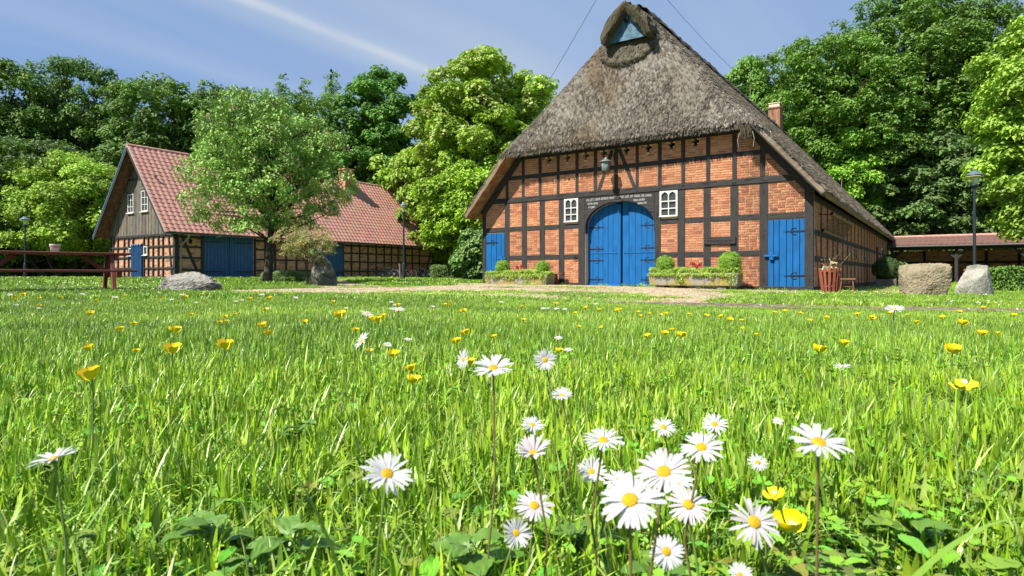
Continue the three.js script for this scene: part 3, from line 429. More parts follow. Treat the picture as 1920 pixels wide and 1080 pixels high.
  for (let i = 0; i < 7; i++) { const a = 9.1 + i * 0.158, b = Math.min(a + 0.153, 10.12), hx = (y) => 0.86 * (10.16 - y) / 1.04 + 0.02, Q = new THREE.Shape(); Q.moveTo(CX - hx(a), a); Q.lineTo(CX + hx(a), a); Q.lineTo(CX + Math.max(0.01, hx(b)), b); Q.lineTo(CX - Math.max(0.01, hx(b)), b); const o = new THREE.ExtrudeGeometry(Q, { depth: 0.025, bevelEnabled: true, bevelSize: 0.003, bevelThickness: 0.004, bevelSegments: 1 }); o.translate(0, 0, -0.18 + 0.004 * (i % 2)); part('gable_board', o, mBlue, roof); }
  { const h = new THREE.Shape(); h.moveTo(0, -0.1); h.bezierCurveTo(-0.15, 0.02, -0.11, 0.12, -0.05, 0.12); h.bezierCurveTo(-0.02, 0.12, 0, 0.1, 0, 0.07); h.bezierCurveTo(0, 0.1, 0.02, 0.12, 0.05, 0.12); h.bezierCurveTo(0.11, 0.12, 0.15, 0.02, 0, -0.1); const o = new THREE.ExtrudeGeometry(h, { depth: 0.012, bevelEnabled: false }); part('heart_opening', o, M.dark, roof).position.set(CX - 0.04, 9.82, -0.145); }
  part('gable_strut', cbox(0.05, 0.55, 0.04, 0.008), mBlue, roof).position.set(CX + 0.02, 10.1, -0.11);
  { // thick apron below the little gable
    const mb = new MB(), NU = 44, NV = 16, gp = (u, v) => { const x = FC + 0.02 + (u - 0.5) * 2.4, bow = Math.sqrt(Math.max(0, 1 - (2 * u - 1) ** 2)), h = 9.2 - v * (0.12 + 0.95 * bow), lz = (h - 5.28) / 3.15 + ZM(x), th = (0.02 + 0.15 * Math.pow(bow, 0.5)) * Math.min(1, (1 - v) * 9 + 0.0) * Math.min(1, v * 8 + 0.3) - 0.02, f = 0.05 * (vn(x * 9, h * 9, 3) - 0.5) + 0.04 * (vn(x * 21, h * 21, 5) - 0.5); return v3(x, h + th * 0.3 + f * 0.4, -lz + th * 0.95 + f); };
    for (let i = 0; i < NU; i++) for (let j = 0; j < NV; j++) { const a = gp(i / NU, j / NV), b = gp((i + 1) / NU, j / NV), c = gp((i + 1) / NU, (j + 1) / NV), d = gp(i / NU, (j + 1) / NV), s = 0.6 + 0.7 * vn(a.x * 13, a.y * 13, 2); mb.quad(d, c, b, a, [0.105 * s, 0.09 * s, 0.062 * s]); }
    part('thatch_apron', mb.geo(), mThatch, roof, 'dark crescent of extra thatch below the small gable');
    for (let i = 0; i < 2200; i++) { const u = 0.03 + 0.94 * R(), v = R(), p = gp(u, v); put(p, v3(0, 0.28, 0.96), 0.7, [0.125, 0.108, 0.072]); }
  }
  instanced('reeds', reed.geo(), std([1, 1, 1], 0.95, { side: THREE.DoubleSide }), roof, mats, cols);
  { // frayed corner of the half hip with a bit of netting
    const mb = new MB(), r = mulberry(4); for (let i = 0; i < 150; i++) { const a = r() * 6.28, q = r(), x = FW - 1.86 + Math.cos(a) * 0.22 * q, z = 0.62 + Math.sin(a) * 0.2 * q, y = 5.2 - r() * 0.1, l = 0.25 + 0.3 * r() * (1 - q * 0.4); mb.add(new THREE.ConeGeometry(0.016, l, 4), TR(x, y - l / 2, z, Math.PI + (r() - 0.5) * 0.5, 0, (r() - 0.5) * 0.5), [0.07 + 0.04 * r(), 0.063 + 0.03 * r(), 0.05]); } for (const dx of [-0.2, 0.2]) mb.add(tube([v3(FW - 1.86 + dx, 4.95, 0.7), v3(FW - 1.86 + dx * 1.3, 4.7, 0.72), v3(FW - 1.86 + dx * 1.1, 4.45, 0.7)], [0.012, 0.01, 0.006], 4, [0.3, 0.27, 0.22])); part('corner_tuft', mb.geo(), mThatch, roof); }
  // ridge: a dark sod roll, and the lightning conductor on its masts
  { const mb = new MB(); for (let z = 1.0; z < 28.2; z += 0.16) for (let k = 0; k < 9; k++) { const f = (zz, kk) => { const a = (kk / 9 - 0.5) * 2.6, r = 0.50 + 0.11 * vn(zz * 3, kk * 1.7, 2); return v3(FC + Math.sin(a) * r * 1.15, RIDGE - 0.5 + Math.cos(a) * r * 1.2 + 0.05 * vn(zz * 0.7, 3, 1), -zz); }; const s = 0.7 + 0.5 * vn(z * 5, k, 7); mb.quad(f(z, k), f(z, k + 1), f(z + 0.16, k + 1), f(z + 0.16, k), [0.05 * s, 0.043 * s, 0.03 * s]); } part('ridge_roll', toCreasedNormals(mb.geo(), 1), mThatch, roof); }
  const mast = [[0.25, 12.6], [18.5, 12.05], [26.6, 12.0]]; mast.forEach(([z, h], i) => part('conductor_mast', tube([v3(FC + 0.02, RIDGE - 0.1, -z), v3(FC + 0.02, h, -z)], [0.035, 0.028], 6), M.greyWood, roof));
  const wire = (pts, r = 0.009) => part('conductor_wire', tube(pts, pts.map(() => r), 4), M.iron, roof), sag = (a, b, s, n = 8) => Array.from({ length: n + 1 }, (_, i) => { const t = i / n, p = a.clone().lerp(b, t); p.y -= s * 4 * t * (1 - t); return p; });
  wire(sag(v3(FC, 12.55, -0.25), v3(FC, 12.0, -18.5), 0.25)); wire(sag(v3(FC, 12.0, -18.5), v3(FC, 11.95, -26.6), 0.15)); wire(sag(v3(FC, 12.55, -0.25), v3(2.6, 7.1, 0.1), 0.05)); wire(sag(v3(FC, 11.95, -26.6), v3(FC + 3.6, 7.4, -30.2), 0.1)); wire(sag(v3(FC + 3.6, 7.4, -30.2), v3(FW + 0.5, 2.7, -31.9), 0.05));
  part('conductor_mast', tube([v3(FC + 3.6, 6.3, -29.6), v3(FC + 3.6, 7.45, -30.2)], [0.03, 0.025], 5), M.greyWood, roof);
  // chimney
  { const c = part('chimney', merged([cbox(0.75, 1.6, 0.95, 0.01), T(FC + 0.25, 10.95, -24.3)], [cbox(0.85, 0.12, 1.05, 0.02), T(FC + 0.25, 11.76, -24.3)]), std([0.55, 0.5, 0.5], 0.9, { map: brickTex(), bumpMap: tSpeckB, bumpScale: 0.01 }), house, 'red brick chimney on the thatched ridge'); part('chimney_cap', merged([cbox(0.8, 0.07, 1.0, 0.02), T(FC + 0.25, 12.07, -24.3)], ...[-0.4, 0.4].map((z) => [cbox(0.7, 0.22, 0.12, 0.01), T(FC + 0.25, 11.92, -24.3 + z)])), M.mortar, c); }
}
function brickTex() {       // for brickwork too far away to tell the bricks apart: 2 m x 2 m, 26 courses
  if (brickTex.t) return brickTex.t; const R = 26, C = 8;
  return (brickTex.t = tex(512, (u, v) => { const j = Math.floor(v * R), fv = v * R - j, uu = u * C + (j % 2) * 0.5, i = Math.floor(uu) % C, fu = uu - Math.floor(uu); if (fv < 0.15 || fu < 0.05) return [0.52, 0.42, 0.31]; const h = hash3(i, j, 3), d = hash3(i, j, 9), k = 0.75 + 0.5 * h + 0.2 * (pf(u, v, 16, 4, 3) - 0.5); return d > 0.9 ? [0.15 * k, 0.07 * k, 0.06 * k] : [0.50 * k, (0.20 + 0.06 * d) * k, (0.095 + 0.03 * d) * k]; }, 0.5, 0.5));
}
// ---------------------------------------------------------------- the tiled barn
const BTH = Math.atan2(0.835, 0.55), BO = v3(-19.23, 0.13, -36), BL = 22.6, BW = 7.6;
const barn = thing('tiled_barn', 'long half-timbered barn with red tiled roof, blue gates and a boarded gable', 'barn', BO.toArray(), BTH);
const wD = (px) => 36 * 1412 / (1740 - px), wX = (px) => (wD(px) - 36) / 0.835, wY = (px, py) => EYE + (HY - py) / F * wD(px) - BO.y;       // long wall
const gD = (px) => 36 * 1164 / (px + 836), gZ = (px) => -(gD(px) - 36) / 0.55, gYy = (px, py) => EYE + (HY - py) / F * gD(px) - BO.y;       // gable wall
const pantile = (() => { // one tile, 1 x 1 in its own axes: x across, y up the slope, z out
  const mb = new MB(), N = 7, pr = (t) => [t * 1.08 - 0.54, t < 0.62 ? 0.05 + 0.085 * Math.sin(Math.PI * t / 0.62) : 0.05 - 0.03 * Math.sin(Math.PI * (t - 0.62) / 0.38)];
  for (let i = 0; i < N; i++) { const [a, za] = pr(i / N), [b, zb] = pr((i + 1) / N); mb.quad(v3(a, -0.58, za + 0.06), v3(b, -0.58, zb + 0.06), v3(b, 0.55, zb), v3(a, 0.55, za)); mb.quad(v3(a, -0.58, za - 0.03), v3(b, -0.58, zb - 0.03), v3(b, -0.58, zb + 0.06), v3(a, -0.58, za + 0.06)); }
  return mb.geo();
})();
const tileTones = [[0.545, 0.27, 0.205], [0.53, 0.258, 0.195], [0.565, 0.288, 0.222], [0.52, 0.25, 0.19], [0.55, 0.28, 0.215]];
const tileMats = tileTones.flatMap((c) => [0.76, 0.86].map((k) => std(c.map((v) => v * k), 0.72)));
const tileMix = std([1, 1, 1], 0.75, { vertexColors: true });
function tileRoof(parent, L, slope, rows, tw, th, origin, order, seed, mats = tileMats) {      // origin: eave corner; tiles run along +x and up the slope
  const R = mulberry(seed), list = [], q = new THREE.Quaternion().setFromAxisAngle(v3(1, 0, 0), slope - Math.PI / 2);
  for (let j = 0; j < rows; j++) for (let i = 0; i < Math.floor(L / tw); i++) { const x = (i + 0.5) * tw, s = (j + 0.5) * th; list.push([i, j, v3(origin.x + x, origin.y + Math.sin(slope) * s, origin.z - Math.cos(slope) * s)]); }
  list.sort((a, b) => order(a) - order(b)); const rest = new MB();
  list.forEach(([i, j, p], n) => {
    const qq = q.clone().multiply(new THREE.Quaternion().setFromEuler(new THREE.Euler((R() - 0.5) * 0.03, 0, (R() - 0.5) * 0.025))), s = v3(tw, th, tw * 0.9), t = Math.floor(R() * 5);
    if (n < 300) { const o = part('tile', pantile, mats[t * 2 + (n & 1)], parent); o.position.copy(p); o.quaternion.copy(qq); o.scale.copy(s); }
    else rest.add(pantile, M4().compose(p, qq, s), tileTones[t].map((c) => c * (0.75 + 0.2 * R())));
  });
  if (list.length > 300) part('tiling', rest.geo(), tileMix, parent).userData.kind = 'stuff';
}
{
  const slope = Math.atan2(5.25, 4.22), EY = 2.78, rH = 8.06, R = mulberry(31);
  const mBrick = std([1, 1, 1], 0.92, { map: brickTex(), bumpMap: tSpeckB, bumpScale: 0.012 });
  const uvXY = (g, k) => { const p = g.attributes.position, u = g.attributes.uv; for (let i = 0; i < p.count; i++) u.setXY(i, k === 'z' ? p.getZ(i) : p.getX(i), p.getY(i)); return g; };
  // walls
  { const b = uvXY(new THREE.BoxGeometry(BL, 3.0, 0.25), 'x'); b.translate(BL / 2, 1.3, -0.135); uvXY(b, 'x'); part('long_wall', b, mBrick, barn); }
  { const b = new THREE.BoxGeometry(BL, 3.0, 0.25); b.translate(BL / 2, 1.3, -BW + 0.135); part('long_wall', uvXY(b, 'x'), mBrick, barn); }
  for (const x of [0.135, BL - 0.135]) { const b = new THREE.BoxGeometry(0.25, 3.02, BW - 0.55); b.translate(x, 1.3, -BW / 2); part('gable_wall', uvXY(b, 'z'), mBrick, barn); }
  { const S = new THREE.Shape(); S.moveTo(-BW + 0.02, 2.6); S.lineTo(-0.02, 2.6); S.lineTo(-BW / 2, 7.55); const g = new THREE.ExtrudeGeometry(S, { depth: 0.1, bevelEnabled: false }); g.rotateY(-Math.PI / 2); g.translate(BL - 0.05, 0, 0); part('far_gable', g, M.greyWood, barn); }
  // boarded gable: each board a part
  const gable = new THREE.Group(); gable.name = 'boarded_gable'; barn.add(gable);
  const bottomOf = (z) => 2.68, topOf = (z) => rH - 0.35 - 1.244 * Math.abs(z + BW / 2);
  const wins = [[gZ(252.5), gZ(241.5), 5.0 - 0.42, 5.0 + 0.78], [gZ(279.5), gZ(267), 5.0 - 0.42, 5.0 + 0.78]].map(([a, b, c, d], i) => [Math.max(a, b), Math.min(a, b), gYy(i ? 273 : 247, i ? 397 : 400), gYy(i ? 273 : 247, i ? 357 : 364)]);
  for (let z = -0.05, i = 0; z > -BW + 0.1; z -= 0.185, i++) {
    const spans = [[2.6, 4.95 + 1.1], [4.95 + 1.115, 9]]; let segs = [];
    for (const [a, b] of spans) { let t = Math.min(b, topOf(z - 0.09)); if (t <= a + 0.05) continue; let lo = a; const w = wins.find(([p, q]) => z - 0.09 < p && z - 0.09 > q); if (w && w[2] < t && w[3] > lo) { segs.push([lo, w[2]]); lo = w[3]; } if (t > lo) segs.push([lo, t]); }
    const c = 0.75 + 0.5 * R(); for (const [a, b] of segs) { const o = part('board', cbox(0.03, b - a, 0.165, 0.006, i * 0.7), gw(Math.floor(R() * 4)), gable); o.position.set(-0.02 - 0.016 * (i % 2), (a + b) / 2, z - 0.0925); }
  }
  function gw(k) { gw.m ??= [[0.20, 0.175, 0.145], [0.155, 0.128, 0.102], [0.225, 0.18, 0.138], [0.175, 0.157, 0.135]].map((c) => std(c, 0.92, { map: tGrain, bumpMap: tGrainB, bumpScale: 0.01 })); return gw.m[k]; }
  { const S = new THREE.Shape(); S.moveTo(-BW, 2.55); S.lineTo(0, 2.55); S.lineTo(-BW / 2, rH - 0.42); const g = new THREE.ExtrudeGeometry(S, { depth: 0.08, bevelEnabled: false }); g.rotateY(-Math.PI / 2); g.translate(0.085, 0, 0); part('gable_backing', g, M.dark, gable); }
  part('gable_rail', cbox(0.07, 0.1, 4.0, 0.01), M.timber, gable).position.set(-0.05, 6.06, -BW / 2 - 0.1); part('gable_sill', cbox(0.1, 0.14, BW - 0.1, 0.01), M.timber, gable).position.set(-0.04, 2.6, -BW / 2);
  const whiteWin = (parent, z0, z1, y0, y1, cols, rows, x = -0.05) => {
    const W = Math.abs(z1 - z0), H = y1 - y0, b = 0.07, f = new MB(), zc = (z0 + z1) / 2, yc = (y0 + y1) / 2; f.add(cbox(0.07, H, b), T(x, yc, zc - W / 2 + b / 2)).add(cbox(0.07, H, b), T(x, yc, zc + W / 2 - b / 2)).add(cbox(0.066, b, W - 2 * b), T(x, y0 + b / 2, zc)).add(cbox(0.066, b, W - 2 * b), T(x, y1 - b / 2, zc));
    for (let i = 1; i < cols; i++) f.add(cbox(0.05, H - 2 * b, 0.045), T(x, yc, zc - W / 2 + W * i / cols)); for (let i = 1; i < rows; i++) f.add(cbox(0.045, 0.035, W - 2 * b), T(x + 0.002, y0 + H * i / rows, zc));
    const o = part('window', f.geo(), M.white, parent); part('pane', cbox(0.012, H - b, W - b, 0.002), M.glass, o).position.set(x + 0.012, yc, zc); part('window_sill', cbox(0.14, 0.05, W + 0.12, 0.008), M.white, o).position.set(x - 0.03, y0 - 0.02, zc); part('window_head', cbox(0.1, 0.06, W + 0.1, 0.008), M.timber, o).position.set(x, y1 + 0.035, zc); return o;
  };
  wins.forEach(([a, b, c, d]) => whiteWin(gable, a, b, c, d, 2, 3));
  // gable timbers
  const tb = (n, w, h, d, x, y, z, rx = 0, rz = 0) => { const o = part(n, cbox(w, h, d, 0.01, x + z), M.timber, barn); o.position.set(x, y, z); o.rotation.x = rx; o.rotation.z = rz; return o; };
  for (const p of [209.5, 222, 234, 242, 250.5, 271, 279, 288, 298, 306.5]) tb('post', 0.12, 2.5, 0.10, -0.012, 1.28, gZ(p) + 0.0);
  for (const y of [0.66, 1.32, 1.94]) { tb('rail', 0.12, 0.09, gZ(328) - gZ(271) - 0.05, -0.009, y, (gZ(328) + gZ(271)) / 2); tb('rail', 0.12, 0.09, gZ(250) - gZ(207) - 0.02, -0.009, y, (gZ(250) + gZ(207)) / 2); }
  tb('sill_beam', 0.14, 0.16, BW - 0.02, -0.015, 0.1, -BW / 2); tb('brace', 0.12, 2.5, 0.12, -0.0, 1.3, gZ(320), -0.16); tb('brace', 0.12, 2.4, 0.12, -0.0, 1.3, gZ(212), 0.14); tb('corner_post', 0.24, 2.85, 0.24, 0.09, 1.22, -0.09);
  whiteWin(barn, gZ(243.5), gZ(250), gYy(247, 479.5), gYy(247, 465), 1, 1, -0.05); whiteWin(barn, gZ(271), gZ(278.5), gYy(275, 478.5), gYy(275, 461.5), 1, 1, -0.05);
  const planks = (name, along, a0, a1, y0, y1, n, label) => { const d = new THREE.Group(); d.name = name; barn.add(d); d.userData.label = label; const w = (a1 - a0) / n; for (let i = 0; i < n; i++) { const c = a0 + w * (i + 0.5); const o = part('plank', along === 'x' ? cbox(w - 0.012, y1 - y0, 0.05, 0.008, i) : cbox(0.05, y1 - y0, w - 0.012, 0.008, i), mGate, d); along === 'x' ? o.position.set(c, (y0 + y1) / 2, 0.02 + 0.004 * (i % 2)) : o.position.set(-0.05 - 0.004 * (i % 2), (y0 + y1) / 2, c); } return d; };
  const mGate = phy([0.013, 0.095, 0.25], 0.6, { map: M.blue.map, bumpMap: tGrainB, bumpScale: 0.004 });
  { const d = planks('gable_door', 'z', gZ(270), gZ(251), 0.0, gYy(262, 460.5), 4, 'narrow blue door in the sunlit gable'); for (const y of [0.4, 1.5]) part('hinge_strap', cbox(0.014, 0.05, 0.5, 0.004), M.iron, d).position.set(-0.09, y, gZ(263)); }
  // long wall timbers
  const rails = [0.55, 1.25, 1.88], posts = [643.5, 659, 674.5, 690, 705.5, 720.5, 734, 747, 760, 773, 786.5].map(wX), early = [478, 497.5, 516, 536.5, 556, 574].map(wX);
  for (const x of [...posts, ...early, BL - 0.12]) tb('post', 0.14, 2.75, 0.12, x, 1.35, -0.025);
  for (const [a, b] of [[0.25, wX(380)], [early[0], wX(584)], [posts[0], BL - 0.2]]) { for (const y of [...rails, 2.45]) tb('rail', b - a, 0.11, 0.12, (a + b) / 2, y, -0.029); tb('sill_beam', b - a, 0.2, 0.14, (a + b) / 2, 0.08, -0.028); }
  tb('brace', 0.14, 2.75, 0.12, (wX(343) + wX(373)) / 2, 1.3, -0.023, 0, 0.42); tb('brace', 0.12, 2.6, 0.12, BL - 0.75, 1.3, -0.023, 0, -0.3); tb('post', 0.2, 2.8, 0.14, wX(380) - 0.02, 1.3, -0.02);
  part('plinth', merged([cbox(wX(378) - 0.1, 0.5, 0.3, 0.01), T(wX(378) / 2, -0.28, -0.1)], [cbox(BL - 5.2, 0.5, 0.3, 0.01), T(5.1 + (BL - 5.2) / 2, -0.3, -0.1)], [cbox(0.3, 0.5, BW, 0.01), T(0.08, -0.27, -BW / 2)]), std([0.16, 0.07, 0.05], 0.9, { map: tSpeck }), barn);
  for (const [a, b, n, l] of [[381, 474, 15, 'wide blue double gate beside the downpipe'], [586, 643, 14, 'blue double gate behind the standing stone']]) { const x0 = wX(a), x1 = wX(b), d = planks('barn_gate', 'x', x0, x1, -0.05, 2.6, n, l); for (const y of [0.45, 2.25]) for (const s of [0, 1]) part('hinge_strap', cbox((x1 - x0) * 0.36, 0.06, 0.016, 0.004), M.iron, d).position.set(s ? x1 - (x1 - x0) * 0.2 : x0 + (x1 - x0) * 0.2, y, 0.058); part('gate_gap', cbox(0.03, 2.6, 0.02, 0.002), M.dark, d).position.set((x0 + x1) / 2, 1.27, 0.05); }
  { const v = part('vent_opening', cbox(0.2, 0.24, 0.03, 0.004), M.dark, barn); v.position.set(wX(357), 2.2, -0.005); }
  // roof
  const roof = new THREE.Group(); roof.name = 'tiled_roof'; barn.add(roof);
  const x0 = -0.8, x1 = BL + 0.45, oy = EY - 0.12, oz = 0.5;
  tileRoof(roof, x1 - x0, slope, 21, 0.335, 0.322, v3(x0, oy, oz), ([i, j]) => i + j * 0.15, 41);
  const SLn = Math.hypot(4.3, 5.35), deck = (s) => { const o = part('roof_deck', cbox(x1 - x0, SLn, 0.09, 0.01), s > 0 ? M.timber : std([0.30, 0.12, 0.09], 0.8, { map: tSpeck }), roof); const c = Math.cos(slope) * SLn / 2, h = Math.sin(slope) * SLn / 2; o.position.set((x0 + x1) / 2, oy + h - 0.05, s > 0 ? oz - c : -BW - oz + c); o.rotation.x = s * (slope - Math.PI / 2); }; deck(1); deck(-1);
  const rz = -BW / 2, ry = oy + Math.sin(slope) * 21 * 0.322; { for (let i = 0; i < (x1 - x0) / 0.4; i++) { const o = part('ridge_tile', new THREE.CylinderGeometry(0.13, 0.145, 0.44, 8, 1, false), tileMats[i % 10], roof); o.rotation.z = Math.PI / 2; o.position.set(x0 + 0.2 + i * 0.4, ry + 0.0, rz); } }
  for (const s of [1, -1]) { const L = SLn + 0.1, mk = (n, w, d, x, off, mat) => { const o = part(n, cbox(d, L, w, 0.01, off), mat, roof), c = Math.cos(slope) * L / 2, h = Math.sin(slope) * L / 2; o.position.set(x, oy + h + off, s > 0 ? oz - c : -BW - oz + c); o.rotation.x = s * (slope - Math.PI / 2); return o; }; mk('barge_board', 0.24, 0.05, x0 + 0.015, -0.16, M.timber); mk('verge_trim', 0.06, 0.03, x0 - 0.012, -0.02, s > 0 ? std([0.30, 0.24, 0.22], 0.6) : std([0.10, 0.22, 0.42], 0.5)); mk('barge_board', 0.24, 0.05, x1 - 0.015, -0.16, M.timber); }
  // gutter and downpipes
  { const g = new THREE.CylinderGeometry(0.075, 0.075, x1 - x0 - 0.3, 10, 1, true, Math.PI / 2, Math.PI); g.rotateZ(Math.PI / 2); const o = part('gutter', g, phy([0.20, 0.225, 0.20], 0.5, { side: THREE.DoubleSide, metalness: 0.35 }), barn); o.position.set((x0 + x1) / 2, EY - 0.15, oz + 0.07); o.rotation.x = 0; }
  part('downpipe', tube([v3(0.5, EY - 0.2, 0.55), v3(0.5, EY - 0.42, 0.5), v3(0.3, EY - 0.8, 0.12), v3(0.28, EY - 1.0, 0.1), v3(0.28, 0.1, 0.1)], [0.07, 0.05, 0.045, 0.045, 0.045], 8), M.zinc, barn); part('downpipe', tube([v3(BL + 0.25, EY - 0.2, 0.5), v3(BL + 0.2, EY - 0.4, 0.4), v3(BL + 0.02, EY - 0.8, 0.12), v3(BL + 0.0, 0.0, 0.12)], [0.05, 0.045, 0.045, 0.045], 8), M.zinc, barn);
  // chimney on the ridge
  { const cx = (wX(664) + wX(685)) / 2 + 1.6, c = part('chimney', merged([cbox(0.85, 2.0, 0.8, 0.01), T(cx, ry - 0.15, -3.3)], [cbox(0.95, 0.14, 0.9, 0.02), T(cx, ry + 0.8, -3.3)]), mBrick, barn, 'short brick chimney astride the tiled ridge'); part('chimney_flashing', cbox(0.95, 0.3, 0.06, 0.01), M.zinc, c).position.set(cx, ry - 0.9, -2.85); }
}
// ---------------------------------------------------------------- the open shed behind the farmhouse
{
  const o = [26.4, 0, -44]; o[1] = gy(o[0], o[2]);
  const shed = thing('open_shed', 'low open shed with red tiles and timber posts beside the hedge', 'shed', o, -FTH), L = 11, EY = 2.62, D = 3.2, slope = 0.33;
  const roof = new THREE.Group(); roof.name = 'tiled_roof'; shed.add(roof);
  tileRoof(roof, L + 0.8, slope, 6, 0.31, 0.34, v3(-0.6, EY, 0.35), ([i, j]) => -i, 77, tileTones.flatMap((c) => [0.42, 0.5].map((k) => std(c.map((v) => v * k), 0.8, { map: tSpeck }))));
  { const b = part('roof_deck', cbox(L + 0.8, 2.15, 0.08, 0.01), M.soffit, roof); b.position.set(L / 2 - 0.2, EY + 0.3, 0.35 - 1.0); b.rotation.x = slope - Math.PI / 2; const c = part('roof_deck', cbox(L + 0.8, 2.6, 0.08, 0.01), M.soffit, roof); c.position.set(L / 2 - 0.2, EY + 0.25, -2.85); c.rotation.x = -(slope - Math.PI / 2) + Math.PI; for (let i = 0; i < 28; i++) { const t = part('ridge_tile', new THREE.CylinderGeometry(0.1, 0.115, 0.44, 8), tileMats[i % 10], roof); t.rotation.z = Math.PI / 2; t.position.set(-0.4 + i * 0.41, EY + Math.sin(slope) * 2.06, 0.35 - Math.cos(slope) * 2.06); } }
  { const g = part('gutter', tube([v3(-0.5, EY - 0.08, 0.42), v3(L + 0.3, EY - 0.08, 0.42)], [0.06, 0.06], 8), std([0.09, 0.09, 0.085], 0.7), shed); }
  for (const x of [0.1, 3.75, 7.4, 11]) { const p = part('post', cbox(0.2, EY, 0.2, 0.015, x), M.timber, shed); p.position.set(x, EY / 2 - 0.1, 0); for (const s of [-1, 1]) { const b = part('brace', cbox(0.95, 0.13, 0.12, 0.01, x), M.timber, shed); b.position.set(x + s * 0.38, EY - 0.55, 0); b.rotation.z = s * 0.8; } }
  part('eave_beam', cbox(L, 0.2, 0.18, 0.012), M.timber, shed).position.set(L / 2, EY - 0.2, 0.003);
  { const w = cbox(L, 2.5, 0.2, 0.01); const b = part('back_wall', w, std([1, 1, 1], 0.92, { map: brickTex(), bumpMap: tSpeckB, bumpScale: 0.01 }), shed); b.position.set(L / 2, 1.1, -D - 0.6); for (let i = 0; i < 7; i++) part('back_post', cbox(0.16, 2.4, 0.12, 0.01, i), M.timber, shed).position.set(0.1 + i * 1.8, 1.1, -D - 0.47); part('back_rail', cbox(L, 0.14, 0.1, 0.01), M.timber, shed).position.set(L / 2, 1.5, -D - 0.465); }
  part('end_wall', cbox(0.2, 2.4, D + 0.4, 0.01), M.timber, shed).position.set(L + 0.1, 1.1, -D / 2 - 0.3);
  const at = (x, z, y = 0) => { const p = v3(x, y, z).applyAxisAngle(v3(0, 1, 0), -FTH); return [p.x + o[0], p.y + o[1], p.z + o[2]]; };
  const mOr = std([0.36, 0.15, 0.045], 0.6, { map: tGrain });
  { const t = thing('wooden_table', 'orange-brown wooden table under the open shed roof', 'table', at(5.0, -0.6), -FTH); part('table_top', cbox(1.7, 0.14, 0.8, 0.015), mOr, t).position.y = 0.92; for (const a of [-0.7, 0.7]) for (const b of [-0.3, 0.3]) part('leg', cbox(0.09, 0.86, 0.09, 0.01), mOr, t).position.set(a, 0.43, b); part('shelf', cbox(1.4, 0.05, 0.6, 0.01), mOr, t).position.y = 0.35; }
  { const t = thing('rounded_chair', 'orange-brown chair with a rounded back behind the shed table', 'chair', at(5.9, -1.5), -FTH), S = new THREE.Shape(); S.moveTo(-0.4, 0); S.lineTo(0.4, 0); S.lineTo(0.4, 0.25); S.quadraticCurveTo(0.35, 0.5, 0, 0.52); S.quadraticCurveTo(-0.35, 0.5, -0.4, 0.25); part('backrest', new THREE.ExtrudeGeometry(S, { depth: 0.05, bevelSize: 0.01, bevelThickness: 0.01 }), mOr, t).position.y = 0.85; part('seat', cbox(0.8, 0.06, 0.5, 0.01), mOr, t).position.set(0, 0.5, 0.25); for (const a of [-0.35, 0.35]) { part('leg', cbox(0.07, 0.86, 0.06, 0.01), mOr, t).position.set(a, 0.43, 0.02); part('leg', cbox(0.06, 0.48, 0.06, 0.01), mOr, t).position.set(a, 0.24, 0.45); } }
  { const t = thing('grey_bench_table', 'weathered grey plank table in front of the shed', 'table', at(6.6, 2.2), -FTH + 0.1); for (let i = 0; i < 5; i++) part('plank', cbox(3.2, 0.05, 0.15, 0.008, i), M.greyWood, t).position.set(0, 0.98 + 0.002 * i, -0.32 + i * 0.16); part('apron', cbox(3.1, 0.16, 0.05, 0.01), M.greyWood, t).position.set(0, 0.87, 0.33); for (const a of [-1.35, 1.35]) part('trestle', merged([cbox(0.1, 0.95, 0.1, 0.01), TR(a, 0.46, -0.25, 0.12)], [cbox(0.1, 0.95, 0.1, 0.01), TR(a, 0.46, 0.25, -0.12)]), M.greyWood, t); }
  { const t = thing('stacked_logs', 'cut round logs lying under the shed table', 'firewood', at(4.6, -0.3), 0), r = mulberry(6); for (let i = 0; i < 5; i++) part('log', new THREE.CylinderGeometry(0.13, 0.14, 0.5, 9), M.bark, t).position.set(i % 2 * 0.28 + (i > 3 ? 0.15 : 0), 0.25, -Math.floor(i / 2) * 0.3); }
  { const t = thing('cart_wheel', 'pale spoked cart wheel leaning at the corner of the shed', 'wheel', [at(-0.9, 0.5)[0], o[1], at(-0.9, 0.5)[2]], -FTH + 0.3); const mw = std([0.42, 0.40, 0.34], 0.8); part('rim', new THREE.TorusGeometry(0.62, 0.035, 6, 26), mw, t).position.y = 0.66; for (let k = 0; k < 10; k++) { const s = part('spoke', cbox(0.025, 0.58, 0.025, 0.004), mw, t); const a = k / 10 * 6.2832; s.position.set(Math.sin(a) * 0.31, 0.66 + Math.cos(a) * 0.31, 0); s.rotation.z = -a; } const hub = part('hub', new THREE.CylinderGeometry(0.09, 0.09, 0.16, 10), mw, t); hub.rotation.x = Math.PI / 2; hub.position.y = 0.66; }
  { const t = thing('pennant', 'small yellow-green pennant hanging at the shed corner', 'pennant', at(-0.35, 0.45, 1.55), -FTH), S = new THREE.Shape(); S.moveTo(-0.18, 0.75); S.lineTo(0.18, 0.75); S.lineTo(0.08, 0); S.lineTo(-0.02, 0.02); part('cloth', new THREE.ExtrudeGeometry(S, { depth: 0.01, bevelEnabled: false }), std([0.45, 0.5, 0.16], 0.8), t); part('cord', tube([v3(0, 0.75, 0), v3(0, 1.0, 0)], [0.01, 0.01], 4), M.iron, t); }
}
